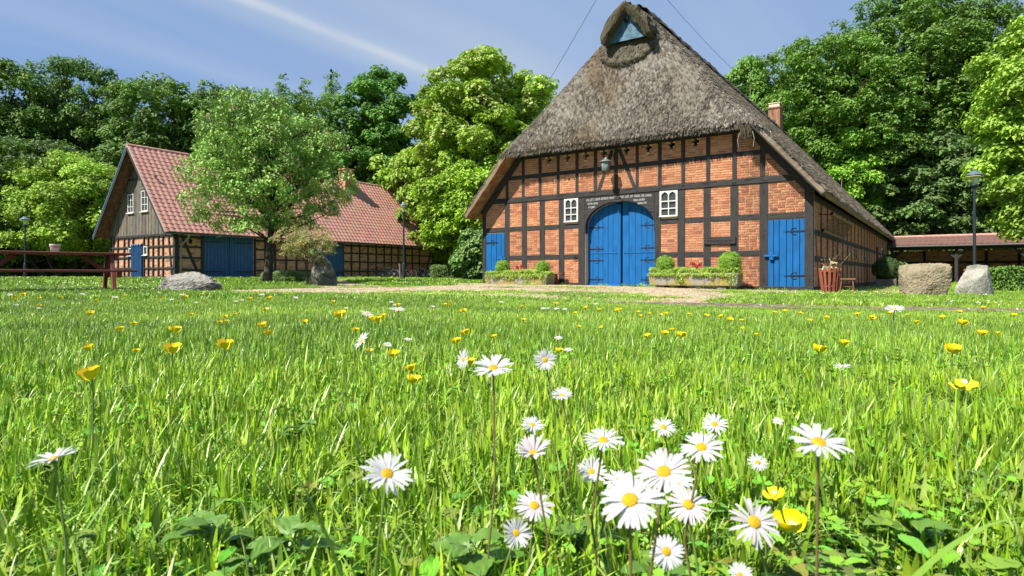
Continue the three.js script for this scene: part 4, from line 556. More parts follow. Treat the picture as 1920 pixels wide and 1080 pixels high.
// ---------------------------------------------------------------- trees and shrubs
function leafClump(seed, n, R, len, wid, fold = 0.25, needle = false) {
  const r = mulberry(seed), mb = new MB();
  for (let i = 0; i < n; i++) {
    const a = r() * 6.2832, b = Math.acos(2 * r() - 1), q = R * Math.cbrt(r()), c = v3(Math.sin(b) * Math.cos(a) * q, Math.cos(b) * q * 0.6, Math.sin(b) * Math.sin(a) * q), out = a + (r() - 0.5) * 1.6;
    const L = len * (0.7 + 0.6 * r()), W = wid * (0.7 + 0.6 * r()), m = TR(c.x, c.y, c.z, (r() - 0.5) * 1.3, -out, (r() - 0.5) * 1.1 - 0.25), P = (x, y, z) => v3(x, y, z).applyMatrix4(m), k = 0.8 + 0.4 * r(), col = [k, k, k * (0.8 + 0.4 * r())];
    const A = P(-L / 2, 0, 0), B = P(L / 2, -L * 0.1, 0), l = P(-L * 0.02, W * fold, W / 2), s = P(-L * 0.02, W * fold, -W / 2), m0 = P(0, 0, 0);
    mb.tri(A, l, m0, col).tri(m0, l, B, col).tri(A, m0, s, col).tri(m0, B, s, col);
  }
  return mb.geo();
}
const leafMat = (rough = 0.72, tr = 0.42) => phy([1, 1, 1], rough, { vertexColors: true, transmission: tr, side: THREE.DoubleSide, specularIntensity: 0.7 });
const LM = leafMat(), LMG = leafMat(0.6, 0.3);
const CL = { far: [1, 2, 3].map((s) => leafClump(s, 10, 0.46, 0.33, 0.20)), mid: [4, 5].map((s) => leafClump(s, 11, 0.32, 0.19, 0.115)), near: [6, 7].map((s) => leafClump(s, 12, 0.2, 0.115, 0.06)), needle: [8].map((s) => leafClump(s, 22, 0.42, 0.34, 0.035, 0.1)), small: [9, 10].map((s) => leafClump(s, 16, 0.09, 0.045, 0.026)), tiny: [11].map((s) => leafClump(s, 14, 0.045, 0.026, 0.017)) };
let clumpCount = 0;
// opt: name, label, category, group, at [x, z], h, w, base (share of the height where the crown starts), lobes, per, tint, clump, flat, trunk r
function tree(o) {
  const R = mulberry(o.seed), [x, z] = o.at, y = o.y ?? gy(x, z), t = thing(o.name, o.label, o.category ?? 'tree', [x, y - 0.05, z], 0, o.group);
  const H = o.h * (o.shape === 'cone' ? 0.98 : 0.955), W = o.w, b0 = H * (o.base ?? 0.25), cy = (H + b0) / 2, ry = (H - b0) / 2, lobes = [], kind = [CL[o.clump ?? 'far'][o.seed % CL[o.clump ?? 'far'].length]], mats = kind.map(() => []), cols = kind.map(() => []);
  const env = (d) => 0.72 + 0.5 * vn(d.x * 1.7 + o.seed, d.y * 1.7 + 5, d.z * 1.7 + 9);
  const N = Math.round((o.lobes ?? 100) * 1.2);
  for (let i = 0; i < N; i++) {
    const u = 2 * ((i + R()) / N) - 1, a = i * 2.399963 + R() * 0.6, s = Math.sqrt(1 - u * u), d = v3(s * Math.cos(a), u, s * Math.sin(a)); let f = i % 5 < 3 ? 0.72 + 0.3 * R() : 0.3 + 0.5 * R(); f *= env(d);
    let c = v3(d.x * W / 2 * f, cy + d.y * ry * (0.55 * f + 0.45 * (i % 5 < 3 ? 1 : f)), d.z * W / 2 * f * (o.deep ?? 1));
    if (o.shape === 'cone') { const tt = 1 - Math.pow((i + R()) / N, 0.62), q = (1 - tt) * (W / 2) * (0.35 + 0.65 * R()) + 0.12; c = v3(Math.cos(a) * q, lerp(b0, H, tt), Math.sin(a) * q); }
    if (o.shape === 'dome') { const tt = clamp((c.y - b0) / (H - b0)); c.x *= lerp(1.15, 0.75, tt); c.z *= lerp(1.15, 0.75, tt); }
    lobes.push({ c, r: W * (o.lobeR ?? 0.115) * (0.42 + 0.72 * R()) * (o.shape === 'cone' ? 0.45 + 0.6 * (1 - (c.y - b0) / (H - b0)) : 1), k: 0.82 + 0.36 * R() });
  }
  const flat = o.flat ?? 0.62, per = o.per ?? 42, qq = new THREE.Quaternion(), up = v3(0, 1, 0);
  for (const L of lobes) {
    const n = Math.round(per * (0.7 + 0.6 * R()) * Math.max(0.4, (L.r / (W * (o.lobeR ?? 0.115))) ** 2));
    for (let i = 0; i < n; i++) {
      const a = R() * 6.2832, u = R() * 1.75 - 0.75, s = Math.sqrt(Math.max(0, 1 - u * u)), q = L.r * (0.72 + 0.36 * R()) * (0.85 + 0.3 * vn(a * 2, u * 3, o.seed)), p = v3(s * Math.cos(a) * q, u * q * flat - (o.droop ?? 0) * s * q * 0.5, s * Math.sin(a) * q).add(L.c);
      if (p.y < 0.15) continue; const lean = v3((p.x - L.c.x) / L.r * 0.55, 1, (p.z - L.c.z) / L.r * 0.55).normalize(); qq.setFromUnitVectors(up, lean).multiply(new THREE.Quaternion().setFromAxisAngle(up, R() * 6.2832));
      const k = i % kind.length, sc = (o.cs ?? 1) * (0.55 + 0.85 * R()); mats[k].push(M4().compose(p, qq, v3(sc, sc, sc)));
      const v = L.k * (0.85 + 0.3 * R()), alt = o.alt && R() < (o.altShare ?? 0.12) ? o.alt : o.tint, hu = (R() - 0.5) * 0.14; cols[k].push(new THREE.Color().setRGB(alt[0] * v * (1 + hu), alt[1] * v, alt[2] * v * (1 - hu)));
    }
  }
  clumpCount += mats[0].length; instanced('crown', kind[0], o.mat ?? LM, t, mats[0], cols[0]);
  // trunk and limbs
  const tr = o.trunk ?? H * 0.018, mb = new MB(), heads = o.stems ?? 1;
  for (let s = 0; s < heads; s++) {
    const ox = heads > 1 ? (s - (heads - 1) / 2) * W * 0.14 + (R() - 0.5) * 0.3 : 0, oz = heads > 1 ? (R() - 0.5) * W * 0.2 : 0, lean = [(R() - 0.5) * W * 0.1 + (o.lean ?? 0) + ox * 1.4, (R() - 0.5) * W * 0.1], fork = b0 * 0.85 + (o.forkUp ?? 0), topY = o.shape === 'cone' ? H * 0.88 : cy + ry * 0.55;
    const pts = [v3(ox, -0.2, oz), v3(ox, 0.1 * fork, oz), v3(ox + lean[0] * 0.3, fork * 0.6, oz + lean[1] * 0.2), v3(ox + lean[0] * 0.5, fork, oz + lean[1] * 0.5), v3(ox + lean[0], (fork + topY) / 2, oz + lean[1]), v3(ox + lean[0] * 1.3, topY, oz + lean[1])];
    mb.add(tube(pts, [tr * 1.5, tr * 1.08, tr * 0.95, tr * 0.9, tr * 0.5, tr * 0.08], 9));
    for (let i = 0; i < lobes.length; i += heads > 1 ? 4 : o.limbStep ?? 2) {
      const c = lobes[(i + s) % lobes.length].c, hy = o.shape === 'cone' ? c.y + 0.3 : lerp(fork * 0.92, topY * 0.95, clamp((c.y - b0) / (H - b0) * 0.85 - 0.1 + 0.1 * R())), k = clamp((hy - fork) / (topY - fork)), st = v3(ox + lean[0] * (0.5 + 0.8 * k), hy, oz + lean[1] * (0.5 + 0.5 * k)), mid = st.clone().lerp(c, 0.5); mid.y += (o.limbSag ?? 0.06) * st.distanceTo(c) * (R() - 0.3) * 2; mid.x += (R() - 0.5) * 0.5; mid.z += (R() - 0.5) * 0.5;
      const lr = tr * (0.16 + 0.3 * R() * (i % 7 === 0 ? 1.4 : 0.6)); mb.add(tube([st, st.clone().lerp(mid, 0.5).add(v3(0, 0.1 * R(), 0)), mid, mid.clone().lerp(c, 0.6), c], [lr, lr * 0.85, lr * 0.6, lr * 0.35, lr * 0.12], 5));
    }
  }
  part('trunk', mb.geo(), o.bark ?? M.bark, t);
  return t;
}
const P = (px, d) => [(px - 960) / F * d, -d];
const hAt = (py, d) => (HY - py) * d / F + EYE;
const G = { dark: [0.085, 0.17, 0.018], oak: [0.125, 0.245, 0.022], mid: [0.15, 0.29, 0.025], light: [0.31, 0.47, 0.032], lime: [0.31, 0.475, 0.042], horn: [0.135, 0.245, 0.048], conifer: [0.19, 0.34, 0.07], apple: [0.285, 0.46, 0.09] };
// the small tree on the lawn
tree({ name: 'lawn_tree', label: 'small spreading fruit tree with forked trunk on the lawn before the tiled barn', at: P(502, 25.5), h: 7.75, w: 6.5, base: 0.29, lobes: 135, per: 30, tint: G.apple, alt: [0.30, 0.22, 0.10], altShare: 0.04, clump: 'near', cs: 1.2, seed: 3, trunk: 0.17, lobeR: 0.085, flat: 0.85, droop: 0.5, mat: LMG, lean: 0.25, limbSag: 0.12, shape: 'dome' });
tree({ name: 'weeping_shrub', label: 'small weeping shrub with brownish leaves beside the standing stone', category: 'shrub', at: P(576, 19.7), h: 2.05, w: 2.2, base: 0.5, lobes: 24, per: 26, tint: [0.42, 0.36, 0.13], alt: [0.22, 0.32, 0.06], altShare: 0.4, clump: 'small', cs: 1.1, seed: 8, trunk: 0.04, lobeR: 0.14, droop: 0.9, limbStep: 1, shape: 'dome' });
// behind the tiled barn and along its left side
tree({ name: 'forest_oak', label: 'dark broad oak rising at the far end of the tree line, partly out of frame', at: P(5, 62), h: hAt(88, 62), w: 13, base: 0.12, lobes: 190, per: 34, tint: G.oak, seed: 11 });
tree({ name: 'forest_oak', label: 'dark oak with a ragged top above the picnic table lamp', at: P(142, 64), h: hAt(96, 64), w: 12, base: 0.15, lobes: 190, per: 34, tint: G.oak, seed: 12 });
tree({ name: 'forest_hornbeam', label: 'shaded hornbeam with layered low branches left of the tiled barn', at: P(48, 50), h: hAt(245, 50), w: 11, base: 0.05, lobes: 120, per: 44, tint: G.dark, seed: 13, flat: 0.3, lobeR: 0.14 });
tree({ name: 'forest_oak', label: 'open-branched oak directly above the barn gable', at: P(312, 60), h: hAt(128, 60), w: 11.5, base: 0.2, lobes: 160, per: 33, tint: G.oak, seed: 14 });
tree({ name: 'maple_bush', label: 'bright green many-stemmed maple at the gable end of the tiled barn', at: P(140, 48), h: hAt(290, 48), w: 8.9, base: 0.16, lobes: 130, per: 48, tint: G.lime, alt: G.light, altShare: 0.4, clump: 'mid', cs: 1.25, seed: 15, stems: 4, trunk: 0.1, shape: 'dome' });
tree({ name: 'bright_bush', label: 'low bright bush between the gable and the dark trees', category: 'bush', at: P(225, 50), h: hAt(330, 50), w: 6, base: 0.1, lobes: 70, per: 44, tint: G.lime, clump: 'mid', cs: 1.3, seed: 16, stems: 3, trunk: 0.08 });
tree({ name: 'larch', label: 'feathery larch with a bent tip, first of three behind the lawn tree', at: P(528, 70), h: hAt(134, 70), w: 9, base: 0.1, lobes: 170, per: 30, tint: G.conifer, clump: 'mid', cs: 1.0, seed: 17, shape: 'cone', flat: 0.35, droop: 0.7 });
tree({ name: 'larch', label: 'feathery larch in the middle of the three behind the lawn tree', at: P(572, 68), h: hAt(142, 68), w: 9, base: 0.1, lobes: 170, per: 30, tint: G.conifer, clump: 'mid', cs: 1.0, seed: 18, shape: 'cone', flat: 0.35, droop: 0.7 });
tree({ name: 'larch', label: 'tallest larch standing against the dark round oak', at: P(622, 67), h: hAt(122, 67), w: 10, base: 0.1, lobes: 190, per: 30, tint: G.conifer, clump: 'mid', cs: 1.0, seed: 19, shape: 'cone', flat: 0.35, droop: 0.7 });
tree({ name: 'round_oak', label: 'dense deep-green oak with a rounded top above the barn chimney', at: P(706, 62), h: hAt(116, 62), w: 9.0, base: 0.12, lobes: 170, per: 50, tint: [0.13, 0.31, 0.028], seed: 20 });
tree({ name: 'forest_oak', label: 'mid-green oak filling the tree line behind the lawn tree', at: P(430, 66), h: hAt(140, 66), w: 12, base: 0.12, lobes: 150, per: 33, tint: G.oak, seed: 21 });
tree({ name: 'forest_oak', label: 'lower oak hidden between the larches and the barn ridge', at: P(580, 62), h: hAt(160, 62), w: 11, base: 0.1, lobes: 120, per: 33, tint: G.oak, seed: 22 });
tree({ name: 'chestnut', label: 'large light-green chestnut between the barn and the thatched roof', at: P(905, 53), h: hAt(90, 53), w: 12.2, base: 0.22, lobes: 230, per: 54, tint: G.light, alt: [0.52, 0.56, 0.2], altShare: 0.10, seed: 23, lobeR: 0.095 });
tree({ name: 'chestnut', label: 'lower light-green chestnut leaning over the end of the barn roof', at: P(795, 57), h: hAt(270, 57), w: 9.4, base: 0.04, lobes: 130, per: 52, tint: G.light, alt: [0.48, 0.54, 0.16], altShare: 0.08, seed: 24 });
tree({ name: 'chestnut', label: 'light-green lower boughs beside the left edge of the thatch', at: P(890, 47), h: hAt(300, 47), w: 7.5, base: 0.28, lobes: 100, per: 52, tint: G.light, seed: 25, deep: 0.8 });
tree({ name: 'elder_bush', label: 'dark bush beside the narrow blue door of the farmhouse', category: 'bush', at: P(893, 37), h: hAt(425, 37), w: 2.3, base: 0.05, lobes: 50, per: 40, tint: [0.17, 0.30, 0.07], clump: 'mid', seed: 26, stems: 2, trunk: 0.05 });
tree({ name: 'forest_oak', label: 'tall oak standing outside the picture, throwing shade on the wood by the picnic table', at: [-55, -51], h: 23, w: 12, base: 0.1, lobes: 120, per: 40, tint: G.oak, seed: 27 });
tree({ name: 'forest_oak', label: 'farther tall oak outside the picture whose shade darkens the wood edge', at: [-64, -60], h: 25, w: 13, base: 0.1, lobes: 120, per: 40, tint: G.oak, seed: 28 });
// behind the farmhouse, and to the right
tree({ name: 'forest_oak', label: 'round-topped oak seen just over the thatched ridge', at: P(1400, 64), h: hAt(96, 64), w: 8.2, base: 0.2, lobes: 130, per: 46, tint: [0.17, 0.35, 0.03], seed: 30 });
tree({ name: 'forest_oak', label: 'great oak with visible boughs behind the brick chimney', at: P(1560, 58), h: hAt(38, 58), w: 13.5, base: 0.28, lobes: 240, per: 34, tint: G.mid, seed: 31, trunk: 0.36, lobeR: 0.09, limbStep: 1 });
tree({ name: 'forest_oak', label: 'tallest oak of the wood, its top beyond the picture edge, above the shed', at: P(1720, 60), h: hAt(-60, 60), w: 14.5, base: 0.25, lobes: 260, per: 34, tint: G.mid, seed: 32, trunk: 0.4, lobeR: 0.09, limbStep: 1 });
tree({ name: 'forest_oak', label: 'shaded tall oak behind the lamp post by the shed', at: P(1850, 62), h: hAt(-40, 62), w: 13, base: 0.2, lobes: 190, per: 34, tint: G.oak, seed: 33, trunk: 0.38 });
tree({ name: 'forest_oak', label: 'oak partly out of frame behind the bright birch', at: P(1990, 56), h: hAt(-40, 56), w: 13, base: 0.15, lobes: 160, per: 33, tint: G.oak, seed: 34 });
tree({ name: 'forest_hornbeam', label: 'hornbeam with drooping layered branches over the shed roof', at: P(1765, 56), h: hAt(230, 56), w: 13.5, base: 0.08, lobes: 170, per: 62, tint: G.horn, seed: 35, flat: 0.26, lobeR: 0.13, droop: 0.35 });
tree({ name: 'forest_hornbeam', label: 'hornbeam with layered branches close behind the thatched slope', at: P(1570, 60), h: hAt(215, 60), w: 12, base: 0.08, lobes: 150, per: 58, tint: G.horn, seed: 36, flat: 0.32, lobeR: 0.13, droop: 0.3 });
tree({ name: 'young_maple', label: 'small bright maple in the gap below the great oak', at: P(1590, 55), h: hAt(225, 55), w: 6, base: 0.3, lobes: 60, per: 46, tint: [0.24, 0.45, 0.03], seed: 37 });
tree({ name: 'forest_hornbeam', label: 'shaded hornbeam between the lamp post and the birch', at: P(1905, 52), h: hAt(250, 52), w: 11, base: 0.05, lobes: 120, per: 56, tint: G.horn, seed: 39, flat: 0.3, lobeR: 0.13, droop: 0.3 });
tree({ name: 'birch', label: 'bright drooping birch reaching in beside the lamp post and hedge', at: P(1990, 31), h: hAt(-40, 31), w: 7.6, base: 0.12, lobes: 170, per: 52, tint: [0.30, 0.47, 0.045], clump: 'mid', cs: 1.15, seed: 38, flat: 0.55, droop: 0.9, lobeR: 0.10 });
// the wood behind, which reads as one dark mass
{
  const R = mulberry(91), mats = [], cols = [];
  for (let i = 0; i < 15000; i++) { const px = -250 + R() * 2450, d = 70 + 12 * R(), [x, z] = P(px, d), gap = px > 330 && px < 420 ? 0.8 : 1, top = (px < 950 ? 11.5 : 14) * (0.75 + 0.4 * fbm(px * 0.012, 3, 1, 3)) * gap, y = gy(x, z) + Math.pow(R(), 0.8) * top, s = 1.9 + 1.3 * R(); mats.push(TR(x, y, z, (R() - 0.5) * 0.6, R() * 6.28, (R() - 0.5) * 0.6, s)); const k = 0.7 + 0.5 * R(); cols.push(rgb([0.06 * k, 0.115 * k, 0.018 * k])); }
  const w = instanced('distant_woodland', CL.far[0], LM, scene, mats, cols); w.userData.label = 'dense dark woodland closing off the clearing behind all buildings'; w.userData.category = 'woodland';
  const tm = [], tc = []; for (let i = 0; i < 150; i++) { const px = -200 + R() * 2400, d = 64 + 14 * R(), [x, z] = P(px, d), h = 12 + 8 * R(); tm.push(TR(x, gy(x, z) + h / 2 - 0.3, z, (R() - 0.5) * 0.08, 0, (R() - 0.5) * 0.08, [0.16 + 0.16 * R(), h, 0.2])); tc.push(rgb([0.06, 0.05, 0.04])); }
  const tw = instanced('woodland_trunks', new THREE.CylinderGeometry(0.7, 1, 1, 7), M.bark, scene, tm, tc); tw.userData.label = 'bare trunks standing in the dark wood behind the buildings'; tw.userData.category = 'tree trunks';
}
// hedges, beds, undergrowth
function hedge(name, label, category, box, n, tint, clump, seed, cs = 1, shape) {       // box: [x, z, length, height, depth, turn]
  const [x, z, L, H, D, turn] = box, y = gy(x, z), t = thing(name, label, category, [x, y, z], turn), R = mulberry(seed), mats = [], cols = [];
  for (let i = 0; i < n; i++) { const f = R(), a = (R() - 0.5) * L, b = (R() - 0.5) * D, hh = H * (0.82 + 0.3 * vn(a * 1.1 + seed, b, 2)) * (shape ? shape(a / L) : 1), p = f < 0.5 ? v3(a, hh * (0.9 + 0.12 * R()), b) : f < 0.85 ? v3(a, R() * hh, D / 2 * (0.85 + 0.2 * R())) : v3((R() < 0.5 ? -1 : 1) * L / 2 * (0.93 + 0.1 * R()), R() * hh, b); mats.push(TR(p.x, p.y, p.z, (R() - 0.5) * 0.9 + (f >= 0.5 && f < 0.85 ? 0.6 : 0), R() * 6.28, (R() - 0.5) * 0.9, cs * (0.8 + 0.5 * R()))); const k = 0.75 + 0.5 * R(); cols.push(rgb(tint.map((c) => c * k))); }
  clumpCount += n; instanced('foliage', CL[clump][0], LM, t, mats, cols); part('stems', merged(...[-0.4, -0.2, 0, 0.2, 0.4].map((k) => tube([v3(k * L, -0.1, 0), v3(k * L + 0.05, H * 0.6, 0.02)], [0.02, 0.01], 5))), M.bark, t); return t;
}
hedge('low_hedge', 'low light-green hedge at the far corner of the tiled barn', 'hedge', [...P(862, 50), 4.2, 0.95, 1.6, 0.1], 1500, [0.16,0.27,0.055], 'small', 51, 2.2);
hedge('trimmed_hedge', 'leafy hedge in front of the open shed behind the pale boulder', 'hedge', [...P(1960, 21), 3.8, 0.72, 1.3, 0.1], 2300, [0.15,0.29,0.03], 'small', 52, 1.7);
hedge('flower_bed', 'low pale green flowering bed at the foot of the lawn tree', 'flower bed', [...P(540, 27), 1.9, 0.42, 1.2, 0], 600, [0.21,0.32,0.08], 'small', 53, 1.3);
hedge('wild_bushes', 'rough shaded bushes beneath the bright maple behind the picnic table', 'bushes', [...P(70, 52), 15, 1.9, 3, 0.1], 1800, [0.14,0.24,0.05], 'mid', 54, 1.5);
hedge('wild_bushes', 'tangle of shrubs behind the corner of the farmhouse and the shed', 'bushes', [...P(1720, 52), 16, 2.6, 2, 0], 1600, [0.10,0.18,0.04], 'mid', 55, 1.6);
hedge('garden_shrub', 'loose shrub beside the shed corner behind the box bush', 'shrub', [...P(1672, 41), 1.6, 1.2, 1, 0], 350, [0.16,0.27,0.06], 'mid', 56, 1.0);
// ---------------------------------------------------------------- things on the lawn and in the yard
function rock(seed, sx, sy, sz, o = {}) {
  const g = new THREE.IcosahedronGeometry(1, o.detail ?? 24), p = g.attributes.position, q = v3(), cuts = Array.from({ length: o.cuts ?? 7 }, (_, i) => { const r = mulberry(seed * 13 + i); return { n: v3(r() - 0.5, (r() - 0.5) * 0.9 + 0.1, r() - 0.5).normalize(), d: 0.62 + 0.25 * r() }; });
  const c = [];
  for (let i = 0; i < p.count; i++) {
    q.fromBufferAttribute(p, i).normalize(); const s = q.clone();
    if (o.box) { const e = o.box, l = Math.pow(Math.pow(Math.abs(q.x), e) + Math.pow(Math.abs(q.y), e) + Math.pow(Math.abs(q.z), e), 1 / e); s.divideScalar(l); }
    for (const k of cuts) { const d = s.dot(k.n) - k.d; if (d > 0) s.addScaledVector(k.n, -d * (o.cut ?? 0.85)); }
    if (o.form) o.form(s);
    const n = (o.rough ?? 0.05) * ((fbm(q.x * 2.2 + seed, q.y * 2.2, q.z * 2.2, 4) - 0.5) * 2 + (o.pit ?? 0.35) * (vn(q.x * 16 + seed, q.y * 16, q.z * 16) - 0.5) + (o.pit ?? 0.35) * 0.6 * (vn(q.x * 34 + seed, q.y * 34, q.z * 34) - 0.5));
    s.addScaledVector(q, n); p.setXYZ(i, s.x * sx, s.y * sy, s.z * sz);
    const m = sstep(0.48, 0.66, fbm(q.x * 2.6 + seed * 3, q.y * 2.6, q.z * 2.6, 4)), m2 = vn(q.x * 22, q.y * 22, q.z * 22 + seed), a = o.a ?? [0.30, 0.285, 0.24], b = o.b ?? [0.20, 0.19, 0.13]; for (let k = 0; k < 3; k++) c.push(lerp(a[k], b[k], m) * (0.8 + 0.4 * m2));
  }
  g.setAttribute('color', new THREE.BufferAttribute(new Float32Array(c), 3)); const u = g.attributes.uv; for (let i = 0; i < u.count; i++) u.setXY(i, p.getX(i) * 1.3 + p.getZ(i) * 0.7, p.getY(i) * 1.3 + p.getZ(i)); g.deleteAttribute('normal'); const h = toCreasedNormals(g, 0.9); return h;
}
const mStone = std([1, 1, 1], 0.92, { vertexColors: true, bumpMap: tSpeckB, bumpScale: 0.03 });
const stone = (name, label, px, d, geo, dy, turn = 0) => { const [x, y, z] = atG(px, d), o = part(numbered(name), geo, mStone, scene); o.position.set(x, y + dy, z); o.rotation.y = turn; o.userData = { label, category: name === 'standing_stone' ? 'stone' : 'boulder' }; return o; };
stone('boulder', 'low rounded grey boulder lying in the lawn near the picnic table', 352, 13.4, rock(4, 0.68, 0.36, 0.5, { cuts: 9, detail: 34, rough: 0.09, a: [0.25, 0.24, 0.205], b: [0.13, 0.125, 0.105], pit: 0.9, form: (s) => { if (s.x > 0) s.y *= 1 - 0.45 * s.x * s.x; } }), 0.07, 0.1);
stone('standing_stone', 'tall mottled standing stone in tree shade beside the weeping shrub', 607, 20.6, rock(7, 0.5, 0.68, 0.36, { cuts: 5, rough: 0.05, pit: 0.6, a: [0.17, 0.17, 0.14], b: [0.07, 0.078, 0.045], form: (s) => { const t = (s.y + 1) / 2; s.x = s.x * lerp(1.15, 0.62, t) - 0.16 * t * (t > 0 ? 1 : 0); } }), 0.33, -0.1);
stone('stone_block', 'big squared granite block with a rough broken side', 1730, 14.6, rock(9, 0.47, 0.43, 0.36, { box: 9, cuts: 4, cut: 0.5, rough: 0.03, pit: 2.6, detail: 40, a: [0.24, 0.20, 0.125], b: [0.16, 0.14, 0.075], form: (s) => { s.y += 0.06 * s.x; } }), 0.33, -0.12);
stone('boulder', 'pale slanting boulder between the granite block and the hedge', 1829, 16.6, rock(15, 0.5, 0.6, 0.38, { box: 4.5, cuts: 7, cut: 0.8, rough: 0.05, pit: 0.4, detail: 34, a: [0.30, 0.29, 0.245], b: [0.20, 0.20, 0.15], form: (s) => { const t = (s.y + 1) / 2; s.x = s.x * lerp(0.98, 0.94, t) + 0.04 * t; s.y += (s.x < 0 ? -0.1 : 0.06) * t - 0.22 * Math.max(0, s.x - 0.3) * t; } }), 0.18, 0.25);
// lamp posts
function lampPost(px, d, label, hh = 4.42, hw = 0.74) {
  const p = atG(px, d), l = thing('lamp_post', label, 'lamp post', p, 0, 'lamp posts around the clearing'), h = hh - p[1];
  const m = std([0.03, 0.045, 0.055], 0.45, { metalness: 0.4 }); part('post', merged(tube([v3(0, -0.1, 0), v3(0, h - 0.75, 0)], [0.055, 0.045], 10), lathe([[0.09, 0], [0.09, 0.9], [0.055, 0.96]], 10)), m, l); part('collar', lathe([[0, 0], [0.07, 0], [0.11, 0.1], [0.11, 0.14], [0, 0.14]], 12), m, l).position.y = h - 0.77;
  part('lamp_glass', lathe([[0, 0], [0.1, 0], [0.16, 0.3], [0, 0.3]], 14), phy([0.62, 0.66, 0.42], 0.25), l).position.y = h - 0.62; part('lamp_underside', lathe([[0.0, 0.12], [0.16, 0.1], [0.40, 0.02], [0.40, 0.0], [0.14, 0.06], [0, 0.06]], 18), std([0.55, 0.60, 0.20], 0.5), l).position.y = h - 0.36;
  part('lamp_shade', lathe([[0, 0.22], [0.08, 0.22], [0.16, 0.2], [0.18, 0.15], [0.42, 0.045], [0.425, 0.025], [0, 0.1]], 18), std([0.16, 0.22, 0.25], 0.4, { metalness: 0.5 }), l).position.y = h - 0.33; for (const c of l.children) if (/lamp_(shade|underside|glass)/.test(c.name)) c.scale.set(hw, 1, hw); return l;
}
lampPost(47, 40, 'dark lamp post in front of the bright maple', 4.2); lampPost(757, 34, 'dark lamp post standing before the tiled barn and its bicycles', 4.42, 0.5); lampPost(1827, 23.8, 'dark lamp post rising behind the pale boulder');
// picnic table
{
  const e = v3(-8.2, 0, -13.5), dir = v3(-0.75, 0, 0.66).normalize(), L = 2.75, c = e.clone().addScaledVector(dir, L / 2); const t = thing('picnic_table', 'long red-brown picnic table with attached benches at the edge of the picture', 'picnic table', [c.x, gy(c.x, c.z) - 0.02, c.z], Math.atan2(0.66, 0.75) + 0.0);
  // local x runs from the far end (-) to the near end (+) ... turned so that +x points along -dir
  for (let i = 0; i < 5; i++) part('top_plank', cbox(L, 0.045, 0.14, 0.008, i * 1.7), M.redWood, t).position.set(0, 0.81 + 0.001 * (i % 2), -0.30 + i * 0.15);
  for (const s of [-1, 1]) for (let i = 0; i < 2; i++) part('bench_plank', cbox(L, 0.045, 0.14, 0.008, i + s), M.redWood, t).position.set(0, 0.455, s * (0.66 + 0.15 * i) - 0.0);
  for (const x of [-1.02, 1.02]) { for (const s of [-1, 1]) { const l = part('leg', cbox(0.075, 0.92, 0.11, 0.01, x), M.redWood, t); l.position.set(x, 0.39, s * 0.42); l.rotation.x = -s * 0.38; } part('bench_bearer', cbox(0.06, 0.11, 1.62, 0.01), M.redWood, t).position.set(x + 0.07, 0.38, 0); part('top_bearer', cbox(0.06, 0.11, 0.7, 0.01), M.redWood, t).position.set(x + 0.07, 0.73, 0); const b = part('diagonal_brace', cbox(0.62, 0.09, 0.05, 0.01), M.redWood, t); b.position.set(x * 0.77, 0.58, 0); b.rotation.z = (x > 0 ? -1 : 1) * 0.68; }
  const pot = thing('flower_pot', 'small whitish plastic pot standing on the picnic table', 'pot', px2(103, 473.6, 13.0).toArray(), 0); const pm = std([0.62, 0.58, 0.54], 0.5); part('pot_body', lathe([[0, 0.01], [0.065, 0.0], [0.085, 0.14], [0.095, 0.14], [0.097, 0.17], [0.085, 0.17], [0.075, 0.03], [0, 0.03]], 20), pm, pot); part('stripe', lathe([[0.0815, 0.10], [0.0835, 0.125], [0.0868, 0.125], [0.0840, 0.10]], 20), std([0.45, 0.2, 0.16], 0.5), pot);
}
// stone troughs by the arched gate
const toW = (lx, lz) => houseAt(lx, lz);
function ball(name, label, pos, r, tint, seed, n = 700) {
  const t = thing(name, label, 'box bush', pos, 0), R = mulberry(seed), mats = [], cols = [];
  for (let i = 0; i < n; i++) { const u = 2 * R() - 1, a = R() * 6.2832, s = Math.sqrt(1 - u * u), q = r * (0.86 + 0.17 * R()) * (0.93 + 0.14 * vn(s * Math.cos(a) * 3 + seed, u * 3, s * Math.sin(a) * 3)), p = v3(s * Math.cos(a) * q, r * 0.95 + u * q, s * Math.sin(a) * q), m = M4().compose(p, new THREE.Quaternion().setFromUnitVectors(v3(0, 1, 0), v3(s * Math.cos(a), u + 0.25, s * Math.sin(a)).normalize()).multiply(new THREE.Quaternion().setFromAxisAngle(v3(0, 1, 0), R() * 6.28)), v3(1, 1, 1).multiplyScalar(r * 3.0 * (0.7 + 0.5 * R()))); mats.push(m); const k = 0.7 + 0.6 * R(); cols.push(rgb(tint.map((c) => c * k))); }
  instanced('foliage', CL.tiny[0], LM, t, mats, cols); part('core', new THREE.IcosahedronGeometry(r * 0.8, 2), std([0.02, 0.035, 0.01], 1), t).position.y = r * 0.95; part('stem', tube([v3(0, -0.2, 0), v3(0, r * 0.5, 0)], [0.02, 0.02], 6), M.bark, t); return t;
}
